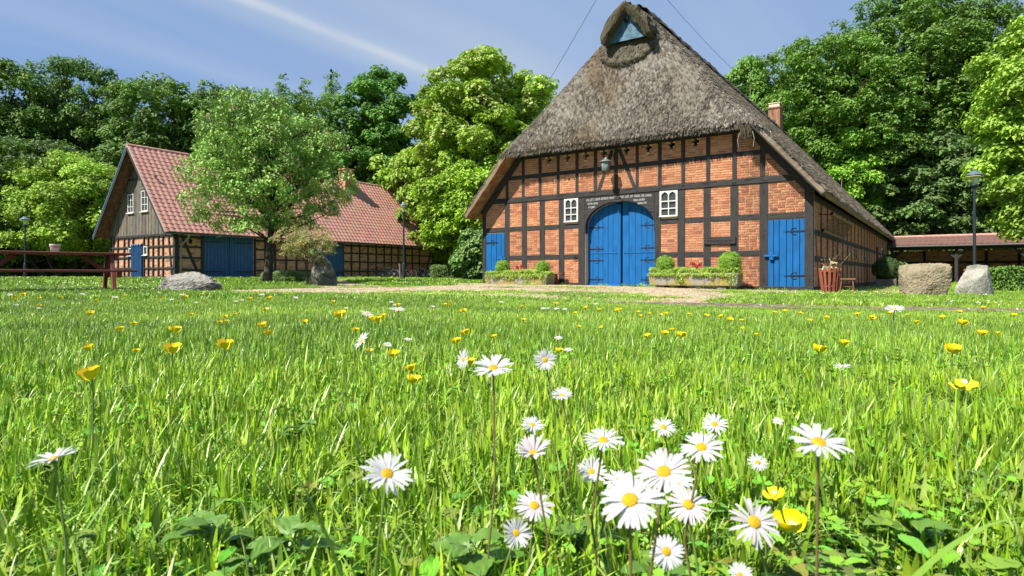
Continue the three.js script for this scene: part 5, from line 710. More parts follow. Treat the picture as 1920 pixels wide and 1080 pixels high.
function geranium(label, pos, seed, s = 1) {
  const t = thing('geranium', label, 'flowers', pos, 0), R = mulberry(seed), mb = new MB(), st = new MB();
  for (let k = 0; k < 7; k++) { const h = v3((R() - 0.5) * 0.34 * s, 0.1 + 0.13 * R(), (R() - 0.5) * 0.16); st.add(tube([v3(h.x * 0.4, -0.08, h.z * 0.4), h], [0.006, 0.005], 4)); for (let i = 0; i < 26; i++) { const a = R() * 6.28, u = R() * 1.4 - 0.4, q = Math.sqrt(Math.max(0, 1 - u * u)); mb.add(new THREE.CircleGeometry(0.022, 5), TR(h.x + Math.cos(a) * q * 0.055, h.y + u * 0.05, h.z + Math.sin(a) * q * 0.055, R() * 2 - 1.4, R() * 6, 0), [0.42 * (0.7 + 0.5 * R()), 0.008, 0.018]); } }
  part('blossom', mb.geo(), phy([1, 1, 1], 0.7, { vertexColors: true, side: THREE.DoubleSide }), t); part('stem', st.geo(), std([0.08, 0.14, 0.03], 0.8), t); return t;
}
function trailing(label, pos, L, D, turn, seed, n) {
  const t = thing('trailing_foliage', label, 'plants', pos, turn), R = mulberry(seed), mats = [], cols = [];
  for (let i = 0; i < n; i++) { const a = (R() - 0.5) * L, f = R(), hang = f > 0.86; const p = hang ? v3(a, -0.02 - Math.pow(R(), 1.8) * (0.05 + 0.26 * sstep(0.5, 0.72, vn(a * 3 + seed, 2, 0))), D / 2 + 0.02 + 0.06 * R()) : v3(a, 0.0 + 0.15 * R() * (0.6 + 0.8 * vn(a * 4, seed, 1)), (R() - 0.5) * D); if (hang && R() < 0.12) p.set((R() < 0.5 ? -1 : 1) * (L / 2 + 0.04 * R()), -0.25 * R(), (R() - 0.5) * D); mats.push(TR(p.x, p.y, p.z, (R() - 0.2) * 0.9, R() * 6.28, (R() - 0.5) * 0.8, 0.65 + 0.5 * R())); const k = 0.75 + 0.5 * R(), g = R() < 0.25; cols.push(rgb((g ? [0.24, 0.42, 0.05] : [0.42, 0.56, 0.07]).map((c) => c * k))); }
  instanced('foliage', CL.small[0], LM, t, mats, cols); part('soil', cbox(L - 0.06, 0.04, D - 0.06, 0.01), std([0.03, 0.025, 0.02], 1), t).position.y = -0.03; return t;
}
function trough(label, lx0, lx1, lz, y0, h, d, legs, ord) {
  const c = toW((lx0 + lx1) / 2, -lz), L = lx1 - lx0, t = thing('stone_trough', label, 'planter', [c.x, y0, c.z], -FTH), taper = 0.05; const S = new THREE.Shape(); S.moveTo(-L / 2 + taper, 0); S.lineTo(L / 2 - taper, 0); S.lineTo(L / 2, h); S.lineTo(-L / 2, h);
  const g = new THREE.ExtrudeGeometry(S, { depth: d - 0.04, steps: 1, bevelEnabled: true, bevelSize: 0.02, bevelThickness: 0.02, bevelSegments: 2 }); g.translate(0, 0, -d / 2 + 0.02);
  part('basin', g, troughMat(), t); legs.forEach(([x, hh]) => { part('support', cbox(0.3, hh, d * 0.7, 0.015, x), std([0.30, 0.27, 0.22], 0.95, { map: tSpeck, bumpMap: tSpeckB, bumpScale: 0.01 }), t).position.set(x, -hh / 2 - 0.022, 0.04); }); return t;
}
function troughMat() { return (troughMat.m ??= std([1, 1, 1], 0.9, { map: tex(512, (u, v) => { const a = pf(u, v, 5, 33, 5), run = vn(u * 40, v * 5, 8, 40) * 0.6 + vn(u * 80, v * 9, 3, 80) * 0.4, y = sstep(0.46, 0.6, pf(u, v, 6, 41, 4)), g = sstep(0.55, 0.75, run); const base = [lerp(0.27, 0.30, y), lerp(0.245, 0.24, y), lerp(0.195, 0.055, y)]; return base.map((c, i) => lerp(c, [0.115, 0.10, 0.055][i], g * 0.7) * (0.8 + 0.4 * a)); }, 0.8, 0.8), bumpMap: tSpeckB, bumpScale: 0.01 })); }
{
  const y1 = 0.03, y2 = 0.02, zf = 0.95, zb = 0.9, at = (lx, dy, dz = 0) => { const p = toW(lx, -(zf + dz)); return [p.x, y1 + 0.38 + dy, p.z]; }, at2 = (lx, dy, dz = 0) => { const p = toW(lx, -(zb + dz)); return [p.x, y2 + 0.34 + dy, p.z]; };
  trough('long weathered stone trough on two blocks between the arched gate and the plank door', 8.05, 11.0, zf, y1, 0.38, 0.62, [[-1.1, 0.24], [0.95, 0.26]]);
  trailing('yellow-green plants spilling over the rim of the long trough', at(9.52, 0.0), 2.93, 0.56, -FTH, 61, 1500);
  ball('box_bush', 'rounded box bush at the gate end of the long trough', at(8.5, 0.02, -0.04), 0.31, [0.29, 0.50, 0.04], 62); ball('box_bush', 'largest rounded box bush at the plank door end of the long trough', at(10.66, 0.0, -0.02), 0.36, [0.29, 0.50, 0.04], 63, 850);
  geranium('red geraniums in the middle of the long trough', at(9.6, 0.11, 0.05), 64);
  trough('shorter mossy stone trough in front of the narrow blue door', 1.02, 3.95, zb, y2, 0.34, 0.6, [[-1.1, 0.2], [0.95, 0.2]]);
  trailing('yellow-green plants spilling over the rim of the shorter trough', at2(2.48, 0.02), 2.9, 0.54, -FTH, 71, 1500);
  ball('box_bush', 'small rounded box bush before the narrow blue door', at2(1.66, 0.03, -0.05), 0.30, [0.29, 0.50, 0.04], 72); ball('box_bush', 'small rounded box bush at the gate end of the shorter trough', at2(3.56, 0.04, -0.04), 0.275, [0.29, 0.50, 0.04], 73);
  geranium('red geraniums in the shorter trough', at2(2.56, 0.12, 0.04), 74, 0.9);
  // little bench by the gate post
  { const p = toW(fX(1047), -0.3), t = thing('small_bench', 'small red-brown plank bench against the wall beside the gate', 'bench', [p.x, -0.02, p.z], -FTH); part('seat', cbox(0.78, 0.05, 0.26, 0.01), M.redWood, t).position.y = 0.43; for (const x of [-0.08, 0.08]) { const l = part('leg', cbox(0.06, 0.46, 0.2, 0.01), M.redWood, t); l.position.set(x, 0.21, 0); l.rotation.z = x > 0 ? 0.18 : -0.18; } }
}
// slatted planter, stool, box bush in a crate, things on the side wall
{
  const p = atG(1556, 15.6), t = thing('slatted_planter', 'round planter of red-brown upright slats holding dry stalks', 'planter', p, 0), mr = std([0.36, 0.095, 0.045], 0.65, { map: tGrain }), N = 13;
  for (let i = 0; i < N; i++) { const a = i / N * 6.2832, s = part('slat', cbox(0.068, 0.66, 0.025, 0.006, i), mr, t); s.rotation.order = 'YXZ'; s.rotation.y = a; s.rotation.x = 0.12; s.position.set(Math.sin(a) * 0.205, 0.32, Math.cos(a) * 0.205); }
  part('hoop', merged([new THREE.TorusGeometry(0.235, 0.014, 5, 26), TR(0, 0.57, 0, Math.PI / 2)], [new THREE.TorusGeometry(0.19, 0.014, 5, 26), TR(0, 0.2, 0, Math.PI / 2)]), mr, t); part('liner', lathe([[0, 0.02], [0.14, 0.02], [0.2, 0.55], [0, 0.55]], 16), M.dark, t);
  const d = thing('dry_stalks', 'dry pale leaves and stalks sticking out of the slatted planter', 'dried plants', [p[0], p[1] + 0.56, p[2]], 0), R = mulberry(15), mb = new MB(), lf = new MB(); for (let i = 0; i < 26; i++) { const a = R() * 6.28, h = 0.15 + 0.4 * R() * R(); mb.add(tube([v3(0, -0.05, 0), v3(Math.cos(a) * 0.1, h * 0.6, Math.sin(a) * 0.1), v3(Math.cos(a) * 0.22 * (0.5 + R()), h, Math.sin(a) * 0.2)], [0.006, 0.005, 0.002], 4)); } mb.add(tube([v3(0.1, 0, 0), v3(0.5, 0.45, 0.02)], [0.006, 0.004], 4)); for (let i = 0; i < 90; i++) { const a = R() * 6.28, q = 0.2 * R(), up = R() < 0.25; lf.add(new THREE.CircleGeometry(0.035, 5), TR(Math.cos(a) * q, up ? 0.1 + 0.25 * R() : 0.02 + 0.1 * R(), Math.sin(a) * q, R() * 3, R() * 6, R() * 3), [0.5, 0.40, 0.24].map((c) => c * (0.6 + 0.6 * R()))); } part('stalk', mb.geo(), std([0.28, 0.17, 0.09], 0.9), d); part('dead_leaf', lf.geo(), phy([1, 1, 1], 0.85, { vertexColors: true, side: THREE.DoubleSide }), d);
  const s = thing('wooden_stool', 'small orange-brown wooden stool beside the slatted planter', 'stool', atG(1588, 16.6), -0.45), mo = std([0.26, 0.10, 0.03], 0.55, { map: tGrain }); part('seat', cbox(0.4, 0.045, 0.26, 0.01), mo, s).position.y = 0.385; for (const x of [-0.14, 0.14]) { const l = part('leg', cbox(0.035, 0.38, 0.22, 0.008), mo, s); l.position.set(x * 1.05, 0.185, 0); l.rotation.z = x > 0 ? 0.12 : -0.12; } part('stretcher', cbox(0.26, 0.05, 0.02, 0.005), mo, s).position.y = 0.2;
  const wallAt = (lz, y, o = 0.05) => { const q = houseAt(FW + o, lz); return [q.x, y, q.z]; };
  const cr = wallAt(16.2, gy(18, -30), 0.85); const c = thing('wooden_crate', 'low wooden crate under the dark box bush along the shaded wall', 'crate', cr, -FTH + Math.PI / 2); for (const z of [-0.42, 0.42]) for (let i = 0; i < 2; i++) part('board', cbox(1.0, 0.17, 0.03, 0.006, i), M.greyWood, c).position.set(0, 0.1 + i * 0.18, z); for (const x of [-0.5, 0.5]) part('end_board', cbox(0.03, 0.35, 0.8, 0.006), M.greyWood, c).position.set(x, 0.19, 0); part('soil', cbox(0.94, 0.05, 0.8, 0.01), M.dark, c).position.y = 0.3; for (const x of [-0.45, 0.45]) part('corner_post', cbox(0.05, 0.4, 0.05, 0.006), M.greyWood, c).position.set(x, 0.2, 0.45);
  ball('box_bush', 'dark wide box bush in a wooden crate by the shaded wall', [cr[0], cr[1] + 0.3, cr[2]], 0.62, [0.08, 0.16, 0.03], 81, 900);
  // hay rack
  { const a = wallAt(5.9, 0, 0), t = thing('hay_rack', 'wooden hay rack with upright bars hung on the shaded side wall', 'hay rack', a, -FTH + Math.PI / 2), m = std([0.24, 0.17, 0.09], 0.9, { map: tGrain }); const L = 5.2; for (const [y, z] of [[2.32, 0.42], [1.8, 0.16]]) part('rack_rail', tube([v3(0, y, z), v3(-L * 0.3, y - 0.05, z + 0.04), v3(-L * 0.7, y - 0.05, z + 0.04), v3(-L, y, z)], [0.05, 0.045, 0.045, 0.05], 7), m, t); for (let i = 0; i < 15; i++) part('rack_bar', tube([v3(-0.2 - i * 0.345, 1.8, 0.17), v3(-0.2 - i * 0.345, 2.3, 0.43)], [0.018, 0.018], 5), m, t); for (const x of [-0.4, -L + 0.4]) part('rack_hook', tube([v3(x, 2.3, 0.42), v3(x, 2.36, 0.0)], [0.016, 0.016], 5), M.iron, t); }
  // pale pointed boards hung on the wall
  const S = new THREE.Shape(); S.moveTo(0, -0.24); S.quadraticCurveTo(0.12, -0.2, 0.1, -0.05); S.quadraticCurveTo(0.06, 0.12, 0, 0.26); S.quadraticCurveTo(-0.06, 0.12, -0.1, -0.05); S.quadraticCurveTo(-0.12, -0.2, 0, -0.24); const sg = new THREE.ExtrudeGeometry(S, { depth: 0.03, bevelEnabled: true, bevelSize: 0.008, bevelThickness: 0.008, bevelSegments: 1 }), pm = std([0.50, 0.47, 0.40], 0.8, { map: tSpeck });
  [['closest to the gate corner', 5.3], ['second from the gate corner', 8.3], ['third from the gate corner', 11.4], ['beside the dark side door', 15.0]].forEach(([w, lz]) => { const t = thing('drop_shaped_board', 'pale drop-shaped board hung on the shaded wall, ' + w, 'wall ornament', wallAt(lz, 1.34, 0.02), -FTH + Math.PI / 2, 'drop-shaped boards on the side wall'); part('board', sg, pm, t); part('hanger', tube([v3(0, 0.25, 0.02), v3(0, 0.36, 0)], [0.006, 0.006], 4), M.iron, t); });
}
// post before the bicycles, bicycles along the barn
{ const p = atG(752, 33.5), t = thing('grey_post', 'short grey wooden post leaning beside the lamp post', 'post', p, 0); part('stake', tube([v3(-0.02, -0.1, 0), v3(-0.08, 0.92, 0)], [0.06, 0.05], 8), M.greyWood, t); part('wire_loop', new THREE.TorusGeometry(0.062, 0.006, 4, 12).rotateX(Math.PI / 2), M.iron, t).position.set(-0.065, 0.7, 0); }
function bicycle(label, pos, turn, col, lean) {
  const t = thing('bicycle', label, 'bicycle', pos, turn, 'bicycles parked along the barn'), m = std(col, 0.35, { metalness: 0.3 }), k = std([0.02, 0.02, 0.02], 0.7), st = std([0.45, 0.45, 0.45], 0.3, { metalness: 0.8 }); t.rotation.order = 'YXZ'; t.rotation.x = lean;
  for (const x of [-0.54, 0.54]) { const w = part('wheel', new THREE.TorusGeometry(0.325, 0.02, 6, 24), k, t); w.position.set(x, 0.345, 0); part('rim', new THREE.TorusGeometry(0.297, 0.011, 4, 24), st, w); const sp = new MB(); for (let i = 0; i < 9; i++) sp.add(cbox(0.58, 0.004, 0.004, 0.001), TR(0, 0, 0, 0, 0, i / 9 * Math.PI)); part('spoke', sp.geo(), st, w); part('mudguard', new THREE.TorusGeometry(0.36, 0.014, 4, 14, 2.4), m, w).rotation.z = x < 0 ? 0.5 : 0.35; }
  const B = (a, b, r = 0.016) => tube([v3(...a), v3(...b)], [r, r], 6); part('frame', merged(B([-0.54, 0.345, 0], [-0.08, 0.30, 0], 0.012), B([-0.54, 0.345, 0], [-0.2, 0.78, 0], 0.011), B([-0.08, 0.30, 0], [-0.24, 0.9, 0]), B([-0.08, 0.30, 0], [0.38, 0.72, 0], 0.018), B([-0.2, 0.76, 0], [0.37, 0.84, 0]), B([0.38, 0.68, 0], [0.35, 0.92, 0], 0.02), B([0.39, 0.7, 0], [0.54, 0.345, 0], 0.014)), m, t);
  part('saddle', lathe([[0, 0.05], [0.07, 0.03], [0.09, 0], [0, -0.01]], 10), k, t).position.set(-0.26, 0.93, 0); part('handlebar', merged(tube([v3(0.22, 1.0, 0.27), v3(0.36, 1.02, 0.2), v3(0.36, 1.03, -0.2), v3(0.22, 1.0, -0.27)], [0.014, 0.012, 0.012, 0.014], 6), B([0.35, 0.9, 0], [0.36, 1.03, 0], 0.012)), st, t); part('carrier', cbox(0.36, 0.015, 0.12, 0.004), k, t).position.set(-0.55, 0.74, 0); const cr = part('crank', merged([new THREE.CylinderGeometry(0.09, 0.09, 0.01, 16), TR(0, 0, 0.05, Math.PI / 2)], [cbox(0.34, 0.02, 0.012, 0.003), TR(0, 0, 0.065, 0, 0, 0.7)]), st, t); cr.position.set(-0.08, 0.3, 0); return t;
}
{
  const bAt = (px, off) => { const x = wX(px), p = v3(x, 0, off).applyAxisAngle(v3(0, 1, 0), BTH).add(BO); return [p.x, gy(p.x, p.z) + 0.0, p.z]; };
  [[700, 'black bicycle parked end-on, farthest from the corner downpipe', [0.03, 0.03, 0.03], 0.25, 0.9], [713, 'silver bicycle beside the black one along the barn', [0.45, 0.45, 0.46], -0.15, 0.85], [737, 'bright red bicycle left of the grey post', [0.5, 0.03, 0.02], 0.1, 0.9], [745, 'dark red bicycle touching the grey post', [0.25, 0.02, 0.03], -0.1, 1.0], [777, 'pale grey bicycle right beside the lamp post', [0.5, 0.5, 0.5], 0.2, 0.9], [789, 'dark blue bicycle under the last timber brace', [0.03, 0.05, 0.12], -0.2, 0.85], [801, 'brown bicycle next to the corner downpipe', [0.14, 0.05, 0.03], 0.1, 0.9]].forEach(([px, l, c, tw, off], i) => bicycle(l, bAt(px, off), BTH + Math.PI / 2 * (i % 2 ? 1 : 1) + 0.5 + tw, c, 0.06));
}
// ---------------------------------------------------------------- daisies and buttercups
const mPetal = phy([0.50, 0.50, 0.52], 0.85, { transmission: 0.3, side: THREE.DoubleSide }), mDisc = std([0.72, 0.46, 0.010], 0.85, { bumpMap: tSpeckB, bumpScale: 0.0006 }), mStem = std([0.125, 0.19, 0.035], 0.6), mStemRed = std([0.15, 0.11, 0.035], 0.6), mCalyx = std([0.075, 0.13, 0.02], 0.7);
function petalGeo(seed, len = 1) {     // along +x from the disc edge, unit radius
  const r = mulberry(seed), mb = new MB(), N = 5, up = 0.10 + 0.16 * r(), tw = (r() - 0.5) * 0.25, L = len * (0.92 + 0.14 * r()), w0 = 0.066 + 0.018 * r();
  const S = (t, s) => { const w = w0 * Math.sqrt(Math.sin(Math.PI * Math.min(0.93, 0.14 + t * 0.8))), x = 0.22 + (L - 0.22) * t; return v3(x, up * t - 0.16 * t * t + Math.abs(s) * 0.018 + s * tw * 0.12 * t, s * w); };
  for (let i = 0; i < N; i++) for (const [a, b] of [[-1, 0], [0, 1]]) mb.quad(S(i / N, b), S((i + 1) / N, b), S((i + 1) / N, a), S(i / N, a));
  return toCreasedNormals(mb.geo(), 1.2);
}
const petals = Array.from({ length: 6 }, (_, i) => petalGeo(300 + i));
const discGeo = (() => { const R = mulberry(17), mb = new MB(), g = new THREE.SphereGeometry(0.25, 14, 6, 0, 6.2832, 0, 1.5); mb.add(g, TR(0, 0.0, 0, 0, 0, 0, [1, 0.55, 1])); for (let i = 0; i < 90; i++) { const q = Math.sqrt(i / 90), a = i * 2.399963; mb.add(new THREE.OctahedronGeometry(0.024, 0), T(Math.cos(a) * 0.245 * q, 0.138 * Math.sqrt(Math.max(0.02, 1 - q * q)), Math.sin(a) * 0.245 * q)); } return mb.geo(); })();
const calyxGeo = lathe([[0.02, -0.2], [0.09, -0.17], [0.2, -0.06], [0.25, 0.02], [0.2, 0.0], [0, -0.02]], 12);
function headQuat(asp, lean, px) {    // a head whose face looks up and towards the viewer, more so the rounder it is seen
  const view = v3(-(px - 960) / F, 0.12, 1).normalize(), e = Math.asin(clamp(asp, 0.02, 1)), n = view.clone().multiplyScalar(Math.sin(e)).addScaledVector(v3(0, 1, 0), Math.cos(e)).normalize(); n.x += lean; n.normalize(); return aimQ(n);
}
const mPetalPink = phy([0.52, 0.43, 0.46], 0.85, { transmission: 0.3, side: THREE.DoubleSide });
let fseed = 900;
function flowerAt(name, label, cat, px, py, d, group) { const c = px2(px, py, d); const R = mulberry(fseed++); const bx = c.x + (R() - 0.4) * 0.02, bz = c.z + (R() - 0.5) * 0.01; return { t: thing(name, label, cat, [bx, gy(bx, bz) - 0.005, bz], 0, group), c: v3(c.x - bx, Math.max(0.02, c.y - gy(bx, bz) + 0.005), c.z - bz), R }; }
function stemTo(f, r, mat, n = v3(0, 1, 0), bow = 0.012) { const e = f.c.clone().addScaledVector(n, -r * 3), m = e.clone().multiplyScalar(0.55).add(v3((f.R() - 0.5) * bow * 2, 0, (f.R() - 0.5) * bow)), m2 = e.clone().lerp(f.c, -0.9); return part('stem', tube([v3(0, -0.01, 0), m.clone().multiplyScalar(0.5), m, e.clone().lerp(m, 0.25), f.c.clone().addScaledVector(n, -r * 1.2), f.c.clone().addScaledVector(n, -r * 0.4)], [r * 1.15, r, r, r * 0.95, r * 1.1, r * 1.3], 7), mat, f.t); }
// [px, py, width in px, roundness, lean, what sets it apart, diameter in m]
const clear = (px, py, w, dia, up) => { for (let k = 0; k < 20; k++) { const c = px2(px, py, dia * F / w); if (c.y - gy(c.x, c.z) > up) break; dia *= 0.95; } return dia; };
function daisy(px, py, w, asp, lean, label, dia = 0.026, o = {}) {
  dia = clear(px, py, w, dia, 0.06); const d = dia * F / w, f = flowerAt('daisy', label, 'daisy', px, py, d, o.group), q = o.q ?? headQuat(asp, lean, px), n = v3(0, 1, 0).applyQuaternion(q), r = dia / 2;
  const h = new THREE.Group(); h.name = 'flower_head'; h.position.copy(f.c); h.quaternion.copy(q); h.scale.setScalar(r); f.t.add(h);
  const cup = o.cup ?? (f.R() - 0.35) * 0.36, wide = 0.8 + 0.4 * f.R(), mP = f.R() < 0.3 ? mPetalPink : mPetal; const rim = (list) => { const N = Math.round(24 + 9 * f.R()); for (let i = 0; i < N; i++) { const a = (i + (f.R() - 0.5) * 0.7) / N * 6.2832, s = 0.86 + 0.2 * f.R(); list(i, a, s, (f.R() - 0.5) * 0.28 + cup, i % 2 * 0.012 - 0.01); } };
  if (w >= 58) rim((i, a, s, t, y) => { const p = part('petal', petals[i % 6], i % 3 ? mPetal : mP, h); p.rotation.order = 'YXZ'; p.rotation.set((f.R() - 0.5) * 0.3, a, t); p.scale.set(s, s, s * wide * (0.85 + 0.3 * f.R())); p.position.y = y; });
  else { const mb = new MB(); rim((i, a, s, t, y) => { if (w < 30 && i % 2) return; mb.add(petals[i % 6], M4().makeTranslation(0, y, 0).multiply(M4().makeRotationFromEuler(new THREE.Euler(0, a, t, 'YXZ'))).multiply(M4().makeScale(s, s, w < 30 ? s * 1.7 : s))); }); part('ray_petal', mb.geo(), mPetal, h); }
  part('disc', discGeo, mDisc, h); part('calyx', calyxGeo, mCalyx, h);
  stemTo(f, 0.00066 + 0.00012 * f.R(), o.red ? mStemRed : mStem, n, o.bow); return f.t;
}
[[726, 889, 98, 0.58, 0.1, 'lone large daisy over the grass below the barn path, nothing touching it', 0.026], [925, 691, 78, 0.42, 0.0, 'tall tilted daisy with a long bare reddish stem', 0.027, { red: 1 }], [1022, 675, 44, 0.98, -0.1, 'round daisy facing straight out, beside a tiny buttercup', 0.024], [1053, 742, 42, 0.42, -0.05, 'small daisy on a brown stem right under the round one', 0.02, { red: 1 }], [998, 797, 44, 0.5, 0.1, 'small flat daisy above the fading upward-cupped one', 0.021], [1131, 826, 76, 0.42, 0.02, 'wide flat daisy highest in the big cluster', 0.026, { red: 1 }],
[1000, 851, 82, 0.45, -0.15, 'daisy with raised petals and a brownish disc rim', 0.026, { cup: 0.5, red: 1 }], [1109, 885, 62, 0.68, 0.05, 'medium daisy with a short petal fringe left of the two largest', 0.024], [1245, 885, 108, 0.62, -0.1, 'large daisy with few wide petals at the top of the cluster middle', 0.028, { red: 1 }], [1181, 938, 125, 0.56, -0.12, 'largest daisy of all, in the middle of the cluster', 0.030, { red: 1 }], [1002, 948, 74, 0.52, 0.08, 'daisy over the broad leaf at the cluster edge', 0.025], [968, 1000, 60, 0.9, 0.2, 'daisy half covered by a broad grass blade', 0.024], [1291, 946, 84, 0.6, 0.1, 'daisy tucked below the large wide-petalled one', 0.026], [1315, 839, 84, 0.52, -0.05, 'flat daisy on a dark brown stem beside the wide-petalled one', 0.026, { red: 1 }], [1340, 796, 50, 0.72, 0.05, 'small daisy just behind the flat one on the dark stem', 0.022], [1244, 801, 50, 0.52, 0.1, 'small daisy over a thin dark stem behind the cluster', 0.022, { red: 1 }], [1421, 867, 38, 0.72, 0.1, 'tiny daisy standing apart beside the cluster', 0.019], [1535, 830, 110, 0.4, 0.12, 'big daisy alone on a long brown stem', 0.028, { red: 1 }], [1414, 979, 98, 0.8, 0.3, 'daisy facing out next to the shiny buttercup', 0.027], [1250, 1034, 66, 0.86, 0.05, 'lowest whole daisy of the cluster, with an orange disc', 0.024], [101, 862, 80, 0.18, -0.35, 'daisy seen edge-on with lifted petals, by itself at the picture edge', 0.025, { cup: 0.15 }], [1158, 902, 56, 0.5, 0.0, 'daisy mostly hidden behind the largest one', 0.022],
[870, 674, 40, 0.55, 0.9, 'daisy turned sideways beside a buttercup', 0.024, { q: aimQ(v3(-0.75, 0.25, 0.6)) }], [679, 639, 40, 0.6, -0.9, 'daisy seen from behind, its head bent over', 0.024, { q: aimQ(v3(-0.66, 0.55, 0.42)), bow: 0.05 }], [688, 588, 25, 0.35, 0.2, 'daisy above a clump of three buttercups', 0.024], [747, 580, 24, 0.3, 0.0, 'daisy on a dark stem before the paved yard', 0.024], [1677, 579, 33, 0.4, 0.0, 'daisy standing up against the path below the granite block', 0.026], [1578, 689, 31, 0.22, 0.0, 'flat daisy crossed by a grass blade', 0.022], [765, 637, 18, 0.2, 0.0, 'small edge-on daisy with pale petals near the bent one', 0.02], [727, 646, 17, 0.5, 0.1, 'small daisy beside the bent one', 0.019], [1047, 634, 17, 0.4, 0.0, 'pinkish small daisy above the round one', 0.019], [1066, 655, 17, 0.35, 0.0, 'little daisy next to the buttercup at the round daisy', 0.02], [1388, 1079, 50, 0.6, 0.0, 'daisy cut by the lower picture edge', 0.024], [1458, 790, 22, 0.5, 0.0, 'half-open little daisy in the grass above the dock leaf', 0.016], [1270, 905, 60, 0.3, -0.2, 'daisy squeezed between the large ones', 0.024]].forEach((a) => daisy(...a));
const mButter = phy([0.76, 0.60, 0.005], 0.28, { side: THREE.DoubleSide, clearcoat: 0.25, clearcoatRoughness: 0.2 }), mButterIn = std([0.62, 0.50, 0.03], 0.8);
const cupPetal = (() => { const mb = new MB(), N = 6, Mx = 6, S = (u, v) => { const w = 0.62 * Math.pow(Math.sin(Math.PI * (0.06 + 0.62 * v)), 0.75) * (u - 0.5) * 2, out = 0.08 + 0.82 * Math.sin(v * 1.35), h = 0.05 + 0.75 * v * v + 0.12 * v; const k = 1 - 0.13 * (2 * u - 1) ** 2 * v; return v3(out * Math.cos(w * 0.55) * k, h * (1 + 0.05 * Math.cos(u * 9)), out * Math.sin(w * 0.55) * 0.5 + w * 0.62 * (0.4 + 0.6 * v)); }; for (let i = 0; i < N; i++) for (let j = 0; j < Mx; j++) mb.quad(S(i / N, j / Mx), S(i / N, (j + 1) / Mx), S((i + 1) / N, (j + 1) / Mx), S((i + 1) / N, j / Mx)); return toCreasedNormals(mb.geo(), 1.3); })();
const stamens = (() => { const mb = new MB(), R = mulberry(5); for (let i = 0; i < 26; i++) { const a = R() * 6.28, q = 0.3 * Math.sqrt(R()); mb.add(new THREE.ConeGeometry(0.03, 0.26, 4), TR(Math.cos(a) * q, 0.2, Math.sin(a) * q, Math.sin(a) * 0.5, 0, -Math.cos(a) * 0.5)); } return mb.geo(); })();
const cupAll = (() => { const mb = new MB(); for (let i = 0; i < 5; i++) mb.add(cupPetal, M4().makeRotationY(i / 5 * 6.2832)); return mb.geo(); })();
function buttercup(px, py, w, label, o = {}) {
  const dia = clear(px, py, w, o.dia ?? 0.022, 0.06), d = dia * F / w, f = flowerAt('buttercup', label, 'buttercup', px, py, d, o.group), R = f.R, n = v3((R() - 0.5) * 0.6, 1, 0.35 * R()).normalize(), q = o.q ?? aimQ(n), h = new THREE.Group(); h.name = 'flower_head'; h.quaternion.copy(q); h.rotateY(R() * 6); h.scale.setScalar(dia / 1.9); h.position.copy(f.c).addScaledVector(v3(0, 1, 0), -dia * 0.18); f.t.add(h);
  if (w >= 26) for (let i = 0; i < 5; i++) { const p = part('petal', cupPetal, mButter, h); p.rotation.order = 'YXZ'; p.rotation.set(0, i / 5 * 6.2832 + (R() - 0.5) * 0.2, (o.open ?? 0) * -1 + (R() - 0.5) * 0.2); } else part('cup', cupAll, mButter, h);
  part('stamen', stamens, mButterIn, h); part('calyx', calyxGeo, mCalyx, h).scale.set(0.5, 0.6, 0.5); stemTo({ ...f, c: h.position }, 0.0007, mStem, n, 0.02); return f.t;
}
[[172, 705, 44, 'bright cupped buttercup by itself, biggest in its part of the meadow'], [324, 656, 34, 'cupped buttercup below a smaller one'], [422, 649, 33, 'cupped buttercup with a tall upswept petal'], [327, 620, 25, 'buttercup just above the cupped one'], [773, 713, 31, 'buttercup with a folded petal under a flatter one'], [772, 692, 25, 'flat buttercup touching the folded one'], [738, 665, 23, 'open buttercup beside a small white bud'], [637, 592, 26, 'uppermost blossom of a buttercup clump beside the daisy'], [709, 601, 22, 'middle blossom of the buttercup trio'], [697, 598, 15, 'lesser blossom of the buttercup trio'], [718, 594, 15, 'outer blossom of the buttercup trio'], [503, 625, 19, 'buttercup under a flatter one, halfway to the bent daisy'], [493, 611, 19, 'flatter buttercup of that pair'], [856, 641, 22, 'flat buttercup over the sideways daisy'], [874, 625, 21, 'ruffled buttercup of the pair over the sideways daisy'], [881, 680, 24, 'buttercup hidden behind the sideways daisy'], [1481, 985, 62, 'large glossy buttercup next to the outward-facing daisy', { dia: 0.025 }], [1452, 927, 34, 'half-closed buttercup above the large glossy one', { dia: 0.018, open: 0.35 }], [1535, 656, 29, 'buttercup crossed by an upright grass blade'], [1583, 644, 19, 'two-lobed buttercup next to the crossed one'], [1786, 657, 30, 'buttercup with two raised petals on a dark stem'], [1804, 606, 20, 'open buttercup standing alone below the path'], [1841, 626, 19, 'buttercup below the lone one near the picture edge'], [1808, 721, 38, 'wide-open buttercup with green centre', { open: 0.45 }], [1047, 658, 17, 'little buttercup touching the round daisy'], [1214, 631, 15, 'first buttercup of a row of four'], [1245, 625, 16, 'second buttercup of the row of four'], [1259, 619, 11, 'smallest buttercup of the row of four'], [1277, 629, 22, 'last and fullest buttercup of the row of four'], [667, 620, 15, 'small buttercup under the clump of blossoms'], [225, 618, 17, 'open buttercup over bare grass at the lamp post side'], [250, 608, 13, 'small buttercup next to the open one'], [168, 653, 19, 'buttercup above the biggest cupped one'], [255, 659, 15, 'thin-stemmed buttercup left of the cupped pair'], [169, 588, 15, 'buttercup below the picnic table legs'], [926, 632, 13, 'small upright buttercup left of the pinkish daisy'], [571, 604, 13, 'small open buttercup amid plain grass'], [692, 658, 14, 'pale buttercup behind the bent daisy stem']].forEach(([x, y, w, l, o]) => buttercup(x, y, w, 'yellow ' + l, o));
